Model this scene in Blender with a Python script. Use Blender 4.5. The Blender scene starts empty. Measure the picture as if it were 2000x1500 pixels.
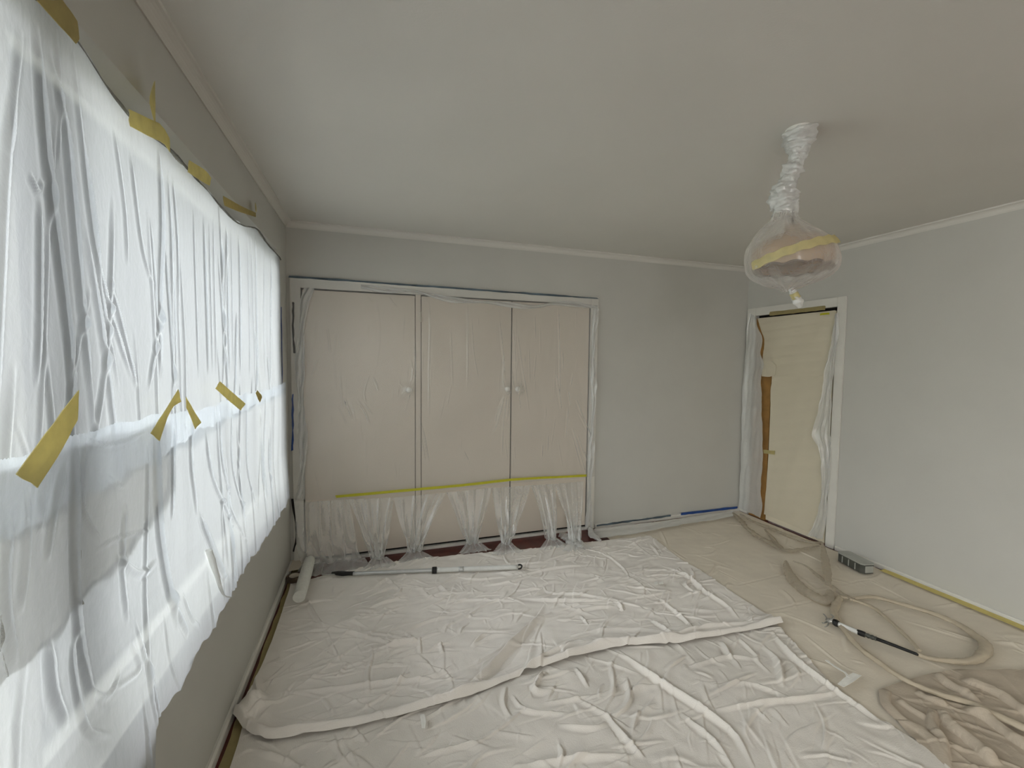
import bpy, math, random
import numpy as np
from mathutils import Matrix, Vector

S = bpy.context.scene
rng = np.random.RandomState(11)
random.seed(5)
W, D, H, YF = 4.1085, 3.3106, 2.435, -3.7      # room: x 0..W, back wall at y = D, wall behind the viewer at YF

# ------------------------------------------------------------------ camera
cam = bpy.data.cameras.new('camera')
cam.sensor_fit = 'HORIZONTAL'; cam.sensor_width = 36.0
cam.lens = 826.95 * 36.0 / 2000.0
cam.clip_start = 0.02
camo = bpy.data.objects.new('camera', cam)
S.collection.objects.link(camo)
_r, _u, _b = [[0.95077, -0.30969, 0.01138], [0.00591, 0.05484, 0.99848], [-0.30984, -0.94926, 0.05397]]
camo.matrix_world = Matrix(((_r[0], _u[0], _b[0], 0.5742), (_r[1], _u[1], _b[1], 0.0), (_r[2], _u[2], _b[2], 1.4903), (0, 0, 0, 1)))
S.camera = camo

# ------------------------------------------------------------------ sky, light, exposure
wd = bpy.data.worlds.new('overcast_sky'); S.world = wd; wd.use_nodes = True
bg = wd.node_tree.nodes['Background']
bg.inputs[0].default_value = (1.0, 0.97, 0.985, 1)
_n = wd.node_tree.nodes; _l = wd.node_tree.links       # standard overcast sky: (1 + 2 sin(elevation)) / 3 of the zenith
_tc = _n.new('ShaderNodeTexCoord'); _sx = _n.new('ShaderNodeSeparateXYZ'); _l.new(_tc.outputs['Generated'], _sx.inputs[0])
_mr = _n.new('ShaderNodeMapRange'); _mr.inputs['To Min'].default_value = 1/3; _mr.inputs['To Max'].default_value = 1.0; _l.new(_sx.outputs['Z'], _mr.inputs['Value'])
_mu = _n.new('ShaderNodeMath'); _mu.operation = 'MULTIPLY'; _mu.inputs[1].default_value = 14.5; _l.new(_mr.outputs[0], _mu.inputs[0]); _l.new(_mu.outputs[0], bg.inputs[1])
S.view_settings.view_transform = 'Standard'; S.view_settings.look = 'None'
S.view_settings.gamma = 1.0; S.view_settings.use_curve_mapping = False
S.view_settings.exposure = 0.08
# sky portal in the sheeted window; added area light in an unseen window, brightening the far walls
pl = bpy.data.lights.new('window_portal', 'AREA'); pl.shape = 'RECTANGLE'; pl.size = 1.6; pl.size_y = 3.38
pl.cycles.is_portal = True
po = bpy.data.objects.new('window_portal', pl); S.collection.objects.link(po)
po.location = (-0.14, 1.34, 1.37); po.rotation_euler = (0, -math.pi/2, 0)
dl = bpy.data.lights.new('added_window_fill', 'AREA'); dl.shape = 'RECTANGLE'; dl.size = 1.45; dl.size_y = 2.0
dl.energy = 120; dl.color = (1.0, 0.975, 0.94)
do = bpy.data.objects.new('added_window_fill', dl); S.collection.objects.link(do)
do.location = (-0.04, -2.45, 1.37); do.rotation_euler = (0, -math.pi/2 + math.radians(26), 0)

# ------------------------------------------------------------------ materials
def lin(h):
    c = [int(h[i:i+2], 16) / 255 for i in (0, 2, 4)]
    return tuple(x / 12.92 if x <= 0.04045 else ((x + 0.055) / 1.055) ** 2.4 for x in c) + (1,)

def new_mat(name):
    m = bpy.data.materials.new(name); m.use_nodes = True
    nt = m.node_tree; nt.nodes.clear()
    out = nt.nodes.new('ShaderNodeOutputMaterial')
    return m, nt, out

def mat(name, col, rough=0.6, var=0.06, vscale=6.0, bump=0.0, bscale=80.0, metal=0.0, spec=0.4, detail=6):
    m, nt, out = new_mat(name); N = nt.nodes; L = nt.links
    b = N.new('ShaderNodeBsdfPrincipled'); c = lin(col)
    tc = N.new('ShaderNodeTexCoord')
    n = N.new('ShaderNodeTexNoise'); n.inputs['Scale'].default_value = vscale; n.inputs['Detail'].default_value = detail
    L.new(tc.outputs['Object'], n.inputs['Vector'])
    r = N.new('ShaderNodeValToRGB')
    r.color_ramp.elements[0].position = 0.3; r.color_ramp.elements[1].position = 0.7
    r.color_ramp.elements[0].color = tuple(x * (1 - var) for x in c[:3]) + (1,)
    r.color_ramp.elements[1].color = tuple(min(1, x * (1 + var)) for x in c[:3]) + (1,)
    L.new(n.outputs[0], r.inputs[0]); L.new(r.outputs[0], b.inputs['Base Color'])
    b.inputs['Roughness'].default_value = rough; b.inputs['Metallic'].default_value = metal
    b.inputs['Specular IOR Level'].default_value = spec
    if bump:
        n2 = N.new('ShaderNodeTexNoise'); n2.inputs['Scale'].default_value = bscale; n2.inputs['Detail'].default_value = 4
        L.new(tc.outputs['Object'], n2.inputs['Vector'])
        bp = N.new('ShaderNodeBump'); bp.inputs['Strength'].default_value = bump; bp.inputs['Distance'].default_value = 0.004
        L.new(n2.outputs[0], bp.inputs['Height']); L.new(bp.outputs[0], b.inputs['Normal'])
    L.new(b.outputs[0], out.inputs[0])
    return m

def film(name, a0, a1, col='f2f3f0', gloss=0.18, rough=0.25, bump=0.25, bscale=25.0, trans=0.45, blend=0.35):
    """thin plastic film: clear face on, milky where it is seen edge on"""
    m, nt, out = new_mat(name); N = nt.nodes; L = nt.links
    tc = N.new('ShaderNodeTexCoord')
    n2 = N.new('ShaderNodeTexNoise'); n2.inputs['Scale'].default_value = bscale; n2.inputs['Detail'].default_value = 5
    n2.inputs['Distortion'].default_value = 1.2
    L.new(tc.outputs['Object'], n2.inputs['Vector'])
    bp = N.new('ShaderNodeBump'); bp.inputs['Strength'].default_value = bump; bp.inputs['Distance'].default_value = 0.01
    L.new(n2.outputs[0], bp.inputs['Height'])
    d = N.new('ShaderNodeBsdfDiffuse'); d.inputs[0].default_value = lin(col); L.new(bp.outputs[0], d.inputs['Normal'])
    t = N.new('ShaderNodeBsdfTranslucent'); t.inputs[0].default_value = lin(col); L.new(bp.outputs[0], t.inputs['Normal'])
    g = N.new('ShaderNodeBsdfGlossy'); g.inputs['Roughness'].default_value = rough; L.new(bp.outputs[0], g.inputs['Normal'])
    m1 = N.new('ShaderNodeMixShader'); m1.inputs[0].default_value = trans
    L.new(d.outputs[0], m1.inputs[1]); L.new(t.outputs[0], m1.inputs[2])
    m2 = N.new('ShaderNodeMixShader'); m2.inputs[0].default_value = gloss
    L.new(m1.outputs[0], m2.inputs[1]); L.new(g.outputs[0], m2.inputs[2])
    tr = N.new('ShaderNodeBsdfTransparent')
    lw = N.new('ShaderNodeLayerWeight'); lw.inputs['Blend'].default_value = blend
    mr = N.new('ShaderNodeMapRange'); mr.inputs['To Min'].default_value = a0; mr.inputs['To Max'].default_value = a1
    L.new(bp.outputs[0], lw.inputs['Normal'])
    L.new(lw.outputs['Facing'], mr.inputs['Value'])
    mx = N.new('ShaderNodeMixShader'); L.new(mr.outputs[0], mx.inputs[0])
    L.new(tr.outputs[0], mx.inputs[1]); L.new(m2.outputs[0], mx.inputs[2])
    L.new(mx.outputs[0], out.inputs[0])
    return m

def tape_mat(name, col, tl=0.5):
    m, nt, out = new_mat(name); N = nt.nodes; L = nt.links
    tc = N.new('ShaderNodeTexCoord'); n = N.new('ShaderNodeTexNoise'); n.inputs['Scale'].default_value = 35; n.inputs['Detail'].default_value = 5
    L.new(tc.outputs['Object'], n.inputs['Vector'])
    r = N.new('ShaderNodeValToRGB'); c = lin(col)
    r.color_ramp.elements[0].position = .3; r.color_ramp.elements[1].position = .7
    r.color_ramp.elements[0].color = tuple(x*.88 for x in c[:3]) + (1,); r.color_ramp.elements[1].color = c
    L.new(n.outputs[0], r.inputs[0])
    d = N.new('ShaderNodeBsdfDiffuse'); t = N.new('ShaderNodeBsdfTranslucent'); g = N.new('ShaderNodeBsdfGlossy'); g.inputs['Roughness'].default_value = .5
    L.new(r.outputs[0], d.inputs[0]); L.new(r.outputs[0], t.inputs[0])
    a = N.new('ShaderNodeMixShader'); a.inputs[0].default_value = tl; L.new(d.outputs[0], a.inputs[1]); L.new(t.outputs[0], a.inputs[2])
    b = N.new('ShaderNodeMixShader'); b.inputs[0].default_value = .04; L.new(a.outputs[0], b.inputs[1]); L.new(g.outputs[0], b.inputs[2])
    L.new(b.outputs[0], out.inputs[0]); return m

M = {}
M['wall'] = mat('wall_paint', 'c6c5bf', 0.75, 0.02, 3, 0.12, 220)
M['ceiling'] = mat('ceiling_paint', 'd6d4cd', 0.8, 0.02, 2, 0.1, 160)
M['trim'] = mat('white_trim_paint', 'dcdad3', 0.5, 0.03, 8)
M['sill'] = mat('sill_shade_grey', '8d8a82', 0.6, 0.15, 9)  # nosing colour: shade under the sill painted as grey
M['frame'] = mat('window_frame_paint', 'c9c7c0', 0.5, 0.04, 8)
M['floor'] = mat('dark_red_floorboards', '54211a', 0.3, 0.35, 14, 0.05, 60)
M['ground'] = mat('garden_ground', 'aaa9a2', 0.9, 0.2, 1.5)
M['bank'] = mat('added_bank_cover', '999b92', 0.9, 0.35, 5, 0.5, 20)
M['added_eave'] = mat('added_eave_paint', 'b9bcae', 0.7, 0.05, 4)
M['cream'] = mat('wardrobe_cream_paint', 'd8cfc2', 0.5, 0.02, 4)
M['door'] = mat('door_cream_paint', 'e3dac4', 0.55, 0.03, 5)
M['wood'] = mat('orange_brown_wood', '9a7440', 0.5, 0.2, 12)
M['black'] = mat('black_shadow_gap', '191513', 0.8, 0.1)
M['knob'] = mat('white_knob_gloss', 'e6e4de', 0.25, 0.02)
M['hinge'] = mat('painted_hinge', 'b9b2a4', 0.4, 0.1)
M['tape'] = tape_mat('masking_tape', 'e6dca4')
M['tapedark'] = tape_mat('old_masking_tape', 'cbbd88')
M['lime'] = tape_mat('lime_tape', 'd3cf35', 0.2)
M['tapefloor'] = tape_mat('floor_tape', 'd8c87f', 0.0)
M['blue'] = mat('blue_painters_tape', '2b4d8f', 0.6, 0.2, 18)
M['bluedark'] = mat('overpainted_blue_tape', '56646e', 0.6, 0.45, 9)
M['cloth'] = mat('cotton_dust_sheet', 'e8e3dc', 0.9, 0.05, 5, 0.35, 260, spec=0.1)
M['cloth2'] = mat('near_dust_sheet', 'e0dbd3', 0.9, 0.06, 4, 0.35, 260, spec=0.1)
M['heap'] = mat('dusty_crumpled_sheet', 'b8ac9b', 0.75, 0.10, 9, 0.3, 120, spec=0.25)
M['paper'] = mat('tan_floor_cover', 'ded5c5', 0.75, 0.05, 4, 0.2, 120, spec=0.25)
M['paintwhite'] = mat('dried_white_paint', 'ebeae4', 0.5, 0.04, 20)
M['nap'] = mat('roller_nap', 'e2e2db', 0.95, 0.05, 40, 0.8, 240)
M['steel'] = mat('bare_steel', 'b5b6b3', 0.3, 0.08, 20, metal=0.8)
M['pole'] = mat('white_pole', 'd9dad6', 0.3, 0.06, 25)
M['alu'] = mat('silver_pole', 'c3c5c4', 0.35, 0.06, 25, metal=0.5)
M['rubber'] = mat('black_grip', '1d1d1d', 0.5, 0.1, 20)
M['brownroll'] = mat('brown_roll', '55483a', 0.8, 0.2, 20)
M['shade'] = mat('tan_glass_shade', 'a58c70', 0.4, 0.1, 10)
M['shaderim'] = mat('brown_shade_rim', '54402c', 0.5, 0.1, 10)
M['box'] = mat('dark_box_side', '4b4d47', 0.4, 0.25, 14)
M['boxtop'] = mat('light_box_top', 'a9aba4', 0.4, 0.1, 14)
M['hose'] = mat('beige_hose', 'bcb09b', 0.5, 0.06, 14)
M['film'] = film('clear_film', 0.12, 0.97, bump=0.12, bscale=14, trans=0.08, gloss=0.34, rough=0.3)
M['milky'] = film('milky_film', 0.60, 0.97, bump=0.3, trans=0.2)
M['skirt'] = film('gathered_film', 0.30, 0.97, bump=0.3, bscale=30, trans=0.2)
M['wrap'] = film('lamp_wrap_film', 0.20, 0.97, col='f4f2ee', bump=0.35, bscale=40)
M['sleeve'] = film('dusty_plastic_sleeve', 0.45, 0.95, col='d6ccba', bump=0.45, bscale=45, gloss=0.12, rough=0.35)

def sheet_mat():
    m, nt, out = new_mat('translucent_window_sheet'); N = nt.nodes; L = nt.links
    tc = N.new('ShaderNodeTexCoord')
    mp = N.new('ShaderNodeMapping'); mp.inputs['Scale'].default_value = (1, 1.6, 0.8); L.new(tc.outputs['Object'], mp.inputs[0])
    n2 = N.new('ShaderNodeTexNoise'); n2.inputs['Scale'].default_value = 34; n2.inputs['Detail'].default_value = 6; n2.inputs['Distortion'].default_value = 0.4
    L.new(mp.outputs[0], n2.inputs['Vector'])
    bp = N.new('ShaderNodeBump'); bp.inputs['Strength'].default_value = 0.16; bp.inputs['Distance'].default_value = 0.01
    L.new(n2.outputs[0], bp.inputs['Height'])
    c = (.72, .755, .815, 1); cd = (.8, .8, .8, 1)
    t = N.new('ShaderNodeBsdfTranslucent'); t.inputs[0].default_value = c; L.new(bp.outputs[0], t.inputs['Normal'])
    d = N.new('ShaderNodeBsdfDiffuse'); d.inputs[0].default_value = cd; L.new(bp.outputs[0], d.inputs['Normal'])
    g = N.new('ShaderNodeBsdfGlossy'); g.inputs['Roughness'].default_value = 0.3; L.new(bp.outputs[0], g.inputs['Normal'])
    tr = N.new('ShaderNodeBsdfTransparent'); tr.inputs[0].default_value = (.93, .965, 1.0, 1)
    m1 = N.new('ShaderNodeMixShader'); m1.inputs[0].default_value = 0.22; L.new(t.outputs[0], m1.inputs[1]); L.new(d.outputs[0], m1.inputs[2])
    mf = m1
    m2 = N.new('ShaderNodeMixShader'); m2.inputs[0].default_value = 0.05; L.new(mf.outputs[0], m2.inputs[1]); L.new(g.outputs[0], m2.inputs[2])
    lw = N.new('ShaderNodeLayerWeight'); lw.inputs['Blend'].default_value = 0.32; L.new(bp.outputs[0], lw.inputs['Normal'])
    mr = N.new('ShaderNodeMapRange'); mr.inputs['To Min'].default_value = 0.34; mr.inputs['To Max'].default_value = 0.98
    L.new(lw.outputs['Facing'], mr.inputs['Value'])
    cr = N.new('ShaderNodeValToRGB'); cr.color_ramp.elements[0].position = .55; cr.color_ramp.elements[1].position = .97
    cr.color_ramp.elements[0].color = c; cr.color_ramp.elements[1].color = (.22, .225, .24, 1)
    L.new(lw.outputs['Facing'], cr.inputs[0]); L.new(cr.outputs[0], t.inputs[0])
    m3 = N.new('ShaderNodeMixShader'); L.new(mr.outputs[0], m3.inputs[0]); L.new(tr.outputs[0], m3.inputs[1]); L.new(m2.outputs[0], m3.inputs[2])
    L.new(m3.outputs[0], out.inputs[0])
    return m
M['sheet'] = sheet_mat()
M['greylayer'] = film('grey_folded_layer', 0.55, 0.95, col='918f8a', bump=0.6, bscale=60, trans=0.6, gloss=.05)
M['creamfilm'] = film('cream_masking_film', 0.72, 0.97, col='f0e8d2', bump=0.15, trans=0.06, gloss=0.06)

def glass_mat():
    m, nt, out = new_mat('window_glass'); N = nt.nodes; L = nt.links
    tr = N.new('ShaderNodeBsdfTransparent'); tr.inputs[0].default_value = (0.95, 0.97, 0.96, 1)
    g = N.new('ShaderNodeBsdfGlossy'); g.inputs['Roughness'].default_value = 0.02
    f = N.new('ShaderNodeFresnel'); f.inputs[0].default_value = 1.45
    x = N.new('ShaderNodeMixShader'); L.new(f.outputs[0], x.inputs[0]); L.new(tr.outputs[0], x.inputs[1]); L.new(g.outputs[0], x.inputs[2])
    L.new(x.outputs[0], out.inputs[0]); return m
M['glass'] = glass_mat()

# ------------------------------------------------------------------ helpers
def link(name, me, m, parent=None):
    o = bpy.data.objects.new(name, me); S.collection.objects.link(o)
    if m is not None: me.materials.append(M[m])
    if parent is not None: o.parent = parent
    return o

def from_arrays(name, V, F, m, parent=None, smooth=True):
    V = np.asarray(V, dtype=np.float32); F = np.asarray(F, dtype=np.int32)
    me = bpy.data.meshes.new(name)
    me.vertices.add(len(V)); me.vertices.foreach_set('co', V.ravel())
    k = F.shape[1]
    me.loops.add(F.size); me.loops.foreach_set('vertex_index', F.ravel())
    me.polygons.add(len(F)); me.polygons.foreach_set('loop_start', np.arange(0, F.size, k, dtype=np.int32))
    try: me.polygons.foreach_set('loop_total', np.full(len(F), k, dtype=np.int32))
    except Exception: pass
    me.polygons.foreach_set('use_smooth', np.full(len(F), smooth, dtype=bool))
    me.update(calc_edges=True); me.validate()
    return link(name, me, m, parent)

def grid(name, P, m, parent=None, closed=False, keep=None):
    nv, nu = P.shape[:2]
    idx = np.arange(nv * nu).reshape(nv, nu)
    if closed: idx = np.concatenate([idx, idx[:, :1]], 1)
    F = np.stack([idx[:-1, :-1], idx[:-1, 1:], idx[1:, 1:], idx[1:, :-1]], -1).reshape(-1, 4)
    if keep is not None: F = F[keep.reshape(-1)]
    return from_arrays(name, P.reshape(-1, 3), F, m, parent)

class MB:
    """collects polygons for ONE mesh object"""
    def __init__(s): s.v = []; s.f = []
    def box(s, a, b):
        n = len(s.v); x0, y0, z0 = a; x1, y1, z1 = b
        s.v += [(x0,y0,z0),(x1,y0,z0),(x1,y1,z0),(x0,y1,z0),(x0,y0,z1),(x1,y0,z1),(x1,y1,z1),(x0,y1,z1)]
        s.f += [tuple(n+i for i in q) for q in ((0,3,2,1),(4,5,6,7),(0,1,5,4),(1,2,6,5),(2,3,7,6),(3,0,4,7))]
        return s
    def prism(s, poly, axis, a, b):
        """closed polygon (2-D) swept from a to b along axis"""
        n = len(s.v); k = len(poly)
        def put(p, t):
            q = list(p); q.insert(axis, t); return tuple(q)
        s.v += [put(p, a) for p in poly] + [put(p, b) for p in poly]
        for i in range(k):
            j = (i + 1) % k; s.f.append((n+i, n+j, n+k+j, n+k+i))
        s.f.append(tuple(range(n, n+k))[::-1]); s.f.append(tuple(range(n+k, n+2*k)))
        return s
    def build(s, name, m, parent=None, bevel=0.0, smooth=False):
        me = bpy.data.meshes.new(name); me.from_pydata(s.v, [], s.f); me.update()
        o = link(name, me, m, parent)
        import bmesh
        bm = bmesh.new(); bm.from_mesh(me); bmesh.ops.recalc_face_normals(bm, faces=bm.faces)
        if bevel: bmesh.ops.bevel(bm, geom=bm.edges[:], offset=bevel, segments=2, affect='EDGES')
        bm.to_mesh(me); bm.free()
        if smooth:
            for p in me.polygons: p.use_smooth = True
        return o

def box(name, a, b, m, parent=None, bevel=0.0): return MB().box(a, b).build(name, m, parent, bevel)

def empty(name, loc=(0, 0, 0)):
    o = bpy.data.objects.new(name, None); o.location = loc; o.empty_display_size = 0.05
    S.collection.objects.link(o); return o

def sub(o, t):
    """parts are modelled in world coordinates: keep them where they are under a located parent"""
    o.location = (-t.location[0], -t.location[1], -t.location[2]); return o

def tag(o, label, cat, group=None, kind=None):
    o['label'] = label; o['category'] = cat
    if group: o['group'] = group
    if kind: o['kind'] = kind
    return o
def struct(o): o['kind'] = 'structure'; return o

def spline(pts, n):
    """Catmull-Rom through pts, n samples by arc length"""
    P = np.asarray(pts, float)
    if len(P) == 2:
        t = np.linspace(0, 1, n)[:, None]; return P[0] * (1 - t) + P[1] * t
    Q = np.vstack([2 * P[0] - P[1], P, 2 * P[-1] - P[-2]])
    o = []
    for i in range(1, len(Q) - 2):
        t = np.linspace(0, 1, 16, endpoint=False)[:, None]
        a, b, c, d = Q[i-1], Q[i], Q[i+1], Q[i+2]
        o.append(0.5 * (2*b + (c-a)*t + (2*a-5*b+4*c-d)*t**2 + (3*b-a-3*c+d)*t**3))
    o = np.vstack(o + [P[-1:]])
    s = np.concatenate([[0], np.cumsum(np.linalg.norm(np.diff(o, axis=0), axis=1))])
    u = np.linspace(0, s[-1], n)
    return np.stack([np.interp(u, s, o[:, k]) for k in range(o.shape[1])], 1)

def ridge(X, Y, Z, pts, w, h, skew=0.0, taper=0.25, rounded=False):
    """adds a fold along the polyline pts (2-D) to the relief Z"""
    P = spline(np.asarray(pts, float)[:, :2], 8 + 2 * len(pts))
    r = 3.2 * w
    sel = (X > P[:,0].min()-r) & (X < P[:,0].max()+r) & (Y > P[:,1].min()-r) & (Y < P[:,1].max()+r)
    if not sel.any(): return
    x = X[sel]; y = Y[sel]; best = np.full(x.shape, 1e9); sd = np.zeros(x.shape); tt = np.zeros(x.shape); n = len(P) - 1
    for i in range(n):
        a = P[i]; d = P[i+1] - a; L2 = d @ d + 1e-12
        t = np.clip(((x - a[0]) * d[0] + (y - a[1]) * d[1]) / L2, 0, 1)
        ex = x - a[0] - t * d[0]; ey = y - a[1] - t * d[1]
        q = ex * ex + ey * ey; m = q < best
        best[m] = q[m]; sd[m] = np.sign(d[0] * ey - d[1] * ex)[m]; tt[m] = ((i + t) / n)[m]
    dist = np.sqrt(best) * np.where(sd == 0, 1, sd)
    e = np.clip(np.minimum(tt, 1 - tt) / max(taper, 1e-3), 0, 1); e = e * (2 - e)
    if taper == 0: e = np.ones_like(tt)
    s = dist / w
    s = np.where(s > 0, s * (1 + skew), s * (1 - skew))
    prof = np.sqrt(np.clip(1 - s * s / 1.7, 0, 1)) if rounded else np.exp(-s * s) - 0.22 * np.exp(-((np.abs(s) - 2.0) ** 2))
    Z[sel] += h * e * prof

def waves(X, Y, amp, f0, seed, octaves=4):
    r = np.random.RandomState(seed); o = np.zeros_like(X)
    for k in range(octaves):
        for j in range(5):
            a = r.uniform(0, 2 * math.pi); f = f0 * (1.9 ** k) * r.uniform(0.7, 1.4)
            o += amp / (1.9 ** k) * 0.45 * np.sin(f * (X * math.cos(a) + Y * math.sin(a)) + r.uniform(0, 6.28) + 1.5 * np.sin(f * 0.4 * (X * math.sin(a + 1) + Y)))
    return o

def coons(b, t, l, r, nu, nv):
    """surface patch between four border polylines: b,t run along u; l,r along v"""
    B, T, Lf, R_ = spline(b, nu), spline(t, nu), spline(l, nv), spline(r, nv)
    u = np.linspace(0, 1, nu)[None, :, None]; v = np.linspace(0, 1, nv)[:, None, None]
    return (1-v)*B[None] + v*T[None] + (1-u)*Lf[:, None] + u*R_[:, None] - ((1-u)*(1-v)*B[0] + u*(1-v)*B[-1] + (1-u)*v*T[0] + u*v*T[-1])

def patch(name, A, B, m, normal, parent=None, thick=0.0012, n=7, lift=0.0, seed=0):
    """a strip between two edge polylines, with thickness and slightly ragged ends"""
    A = spline(A, n); B = spline(B, n); nrm = np.asarray(normal, float); r = np.random.RandomState(seed)
    k = 4
    t = np.linspace(0, 1, k)[None, :, None]
    P = A[:, None] * (1 - t) + B[:, None] * t
    wid = np.linalg.norm(A - B, axis=1).mean()
    d0 = (P[0] - P[1]); P[0] += d0 * r.uniform(-0.12, 0.12, (k, 1)); d1 = (P[-1] - P[-2]); P[-1] += d1 * r.uniform(-0.12, 0.12, (k, 1))
    P = P + nrm * (lift + r.uniform(0, 0.0012, (n, k, 1)))
    Q = P + nrm * thick
    idx = np.arange(n * k).reshape(n, k); N0 = n * k
    F = [tuple(q) for q in np.stack([idx[:-1,:-1], idx[1:,:-1], idx[1:,1:], idx[:-1,1:]], -1).reshape(-1, 4)]
    F2 = [tuple(N0 + i for i in q[::-1]) for q in F]
    ring = list(idx[0, :]) + list(idx[1:, -1]) + list(idx[-1, -2::-1]) + list(idx[-2:0:-1, 0])
    sides = [(ring[i], ring[(i+1) % len(ring)], ring[(i+1) % len(ring)] + N0, ring[i] + N0) for i in range(len(ring))]
    return from_arrays(name, np.vstack([P.reshape(-1,3), Q.reshape(-1,3)]), np.array(F + F2 + sides), m, parent, smooth=False)

def strip(name, pts, width, m, normal, parent=None, n=24, thick=0.0012, lift=0.0, seed=0, wob=0.08):
    P = spline(pts, n); nrm = np.asarray(normal, float); r = np.random.RandomState(seed)
    T = np.gradient(P, axis=0); T /= np.linalg.norm(T, axis=1)[:, None]
    Sd = np.cross(T, nrm); wv = width * 0.5 * (1 + wob * r.uniform(-1, 1, (n, 1)))
    return patch(name, P + Sd * wv, P - Sd * width * 0.5 * (1 + wob * r.uniform(-1, 1, (n, 1))), m, normal, parent, thick, n, lift, seed)

def tube(name, pts, radii, m, parent=None, n=None, seg=16, wrinkle=0.0, seed=0, flat=1.0, cap=True, twist=0.0):
    n = n or 6 * len(pts)
    P = spline(pts, n); rr = np.interp(np.linspace(0, 1, n), np.linspace(0, 1, len(radii)), radii)
    T = np.gradient(P, axis=0); T /= np.linalg.norm(T, axis=1)[:, None] + 1e-9
    up = np.array([0, 0, 1.0]) if abs(T[0][2]) < 0.9 else np.array([1.0, 0, 0])
    r = np.random.RandomState(seed); G = np.zeros((n, seg, 3)); a = np.linspace(0, 2*math.pi, seg, endpoint=False)
    s = np.linspace(0, 1, n); ph = r.uniform(0, 6.28, 6)
    for i in range(n):
        sd = np.cross(T[i], up); sd /= np.linalg.norm(sd) + 1e-9; vv = np.cross(sd, T[i]); 
        k = np.ones(seg)
        if wrinkle:
            L = s[i] * n * 0.35
            k = 1 + wrinkle * (0.5*np.sin(3*a + twist*s[i] + ph[0] + 1.3*math.sin(L*0.9+ph[1])) + 0.4*np.sin(5*a - L*0.7 + 1.7*twist*s[i] + ph[2]) + 0.35*np.sin(9*a + ph[3] + 2*math.sin(L*1.7)) + 0.3*math.sin(L*2.3+ph[4]))
            k += wrinkle * 0.35 * r.uniform(-1, 1, seg)
        G[i] = P[i] + rr[i] * (np.cos(a) * k)[:, None] * sd + rr[i] * flat * (np.sin(a) * k)[:, None] * vv
    idx = np.arange(n * seg).reshape(n, seg); idx2 = np.concatenate([idx, idx[:, :1]], 1)
    F = np.stack([idx2[:-1,:-1], idx2[:-1,1:], idx2[1:,1:], idx2[1:,:-1]], -1).reshape(-1, 4)
    V = G.reshape(-1, 3)
    if cap:
        V = np.vstack([V, P[:1], P[-1:]]); c0 = n*seg; c1 = c0+1
        e = [(c0, idx2[0,i+1], idx2[0,i], c0) for i in range(0)]
        tri0 = np.array([(idx2[0, i+1], idx2[0, i], c0) for i in range(seg)]); tri1 = np.array([(idx2[-1, i], idx2[-1, i+1], c1) for i in range(seg)])
        me = bpy.data.meshes.new(name)
        me.from_pydata([tuple(v) for v in V], [], [tuple(int(i) for i in f) for f in F] + [tuple(int(i) for i in f) for f in tri0] + [tuple(int(i) for i in f) for f in tri1])
        me.update()
        import bmesh
        bm = bmesh.new(); bm.from_mesh(me); bmesh.ops.recalc_face_normals(bm, faces=bm.faces); bm.to_mesh(me); bm.free()
        for p in me.polygons: p.use_smooth = len(p.vertices) == 4
        return link(name, me, m, parent)
    return from_arrays(name, V, F, m, parent)

def lathe(name, prof, m, parent=None, loc=(0,0,0), seg=32, axis='z', fn=None):
    a = np.linspace(0, 2*math.pi, seg, endpoint=False)
    P = np.zeros((len(prof), seg, 3))
    for i, (r, z) in enumerate(prof):
        rad = np.full(seg, r) if fn is None else r * fn(a, z)
        c = (rad*np.cos(a), rad*np.sin(a), np.full(seg, z))
        if axis == 'y': c = (c[0], c[2], c[1])
        if axis == 'x': c = (c[2], c[0], c[1])
        P[i] = np.stack(c, 1) + np.array(loc)
    return grid(name, P, m, parent, closed=True)

# ------------------------------------------------------------------ the room
WY0, WY1, WZ0, WZ1 = -0.35, 3.03, 0.58, 2.173       # window opening in the left wall
DY0, DY1, DZ1 = 2.44, 3.20, 1.955                   # door opening in the right wall
CX0, CX1, CZ1 = 0.085, 2.365, 1.99                  # wardrobe opening in the back wall
struct(box('floor', (-0.1, YF-0.1, -0.12), (W+0.3, D+0.7, 0.0), 'floor'))
struct(box('ceiling', (-0.2, YF-0.2, H), (W+0.3, D+0.7, H+0.12), 'ceiling'))
def holed(name, axis, a, b, u0, u1, z0, z1, hu0, hu1, hz0, hz1, m):
    mb = MB()
    def bx(p0, p1, q0, q1):
        if p1 - p0 < 1e-4 or q1 - q0 < 1e-4: return
        mb.box((a, p0, q0) if axis == 0 else (p0, a, q0), (b, p1, q1) if axis == 0 else (p1, b, q1))
    bx(u0, hu0, z0, z1); bx(hu1, u1, z0, z1); bx(hu0, hu1, z0, hz0); bx(hu0, hu1, hz1, z1)
    return struct(mb.build(name, m))
wl = MB()
for a, b in ((YF, -3.5), (-1.4, WY0), (WY1, D)): wl.box((-0.13, a, 0), (0, b, H))
for a, b in ((-3.5, -1.4), (WY0, WY1)): wl.box((-0.13, a, 0), (0, b, WZ0)); wl.box((-0.13, a, WZ1), (0, b, H))
struct(wl.build('wall_left', 'wall'))
holed('wall_back', 1, D, D+0.1, -0.13, W+0.12, 0, H, CX0, CX1, 0, CZ1, 'wall')
holed('wall_right', 0, W, W+0.12, YF, D, 0, H, DY0, DY1, 0, DZ1, 'wall')
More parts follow.
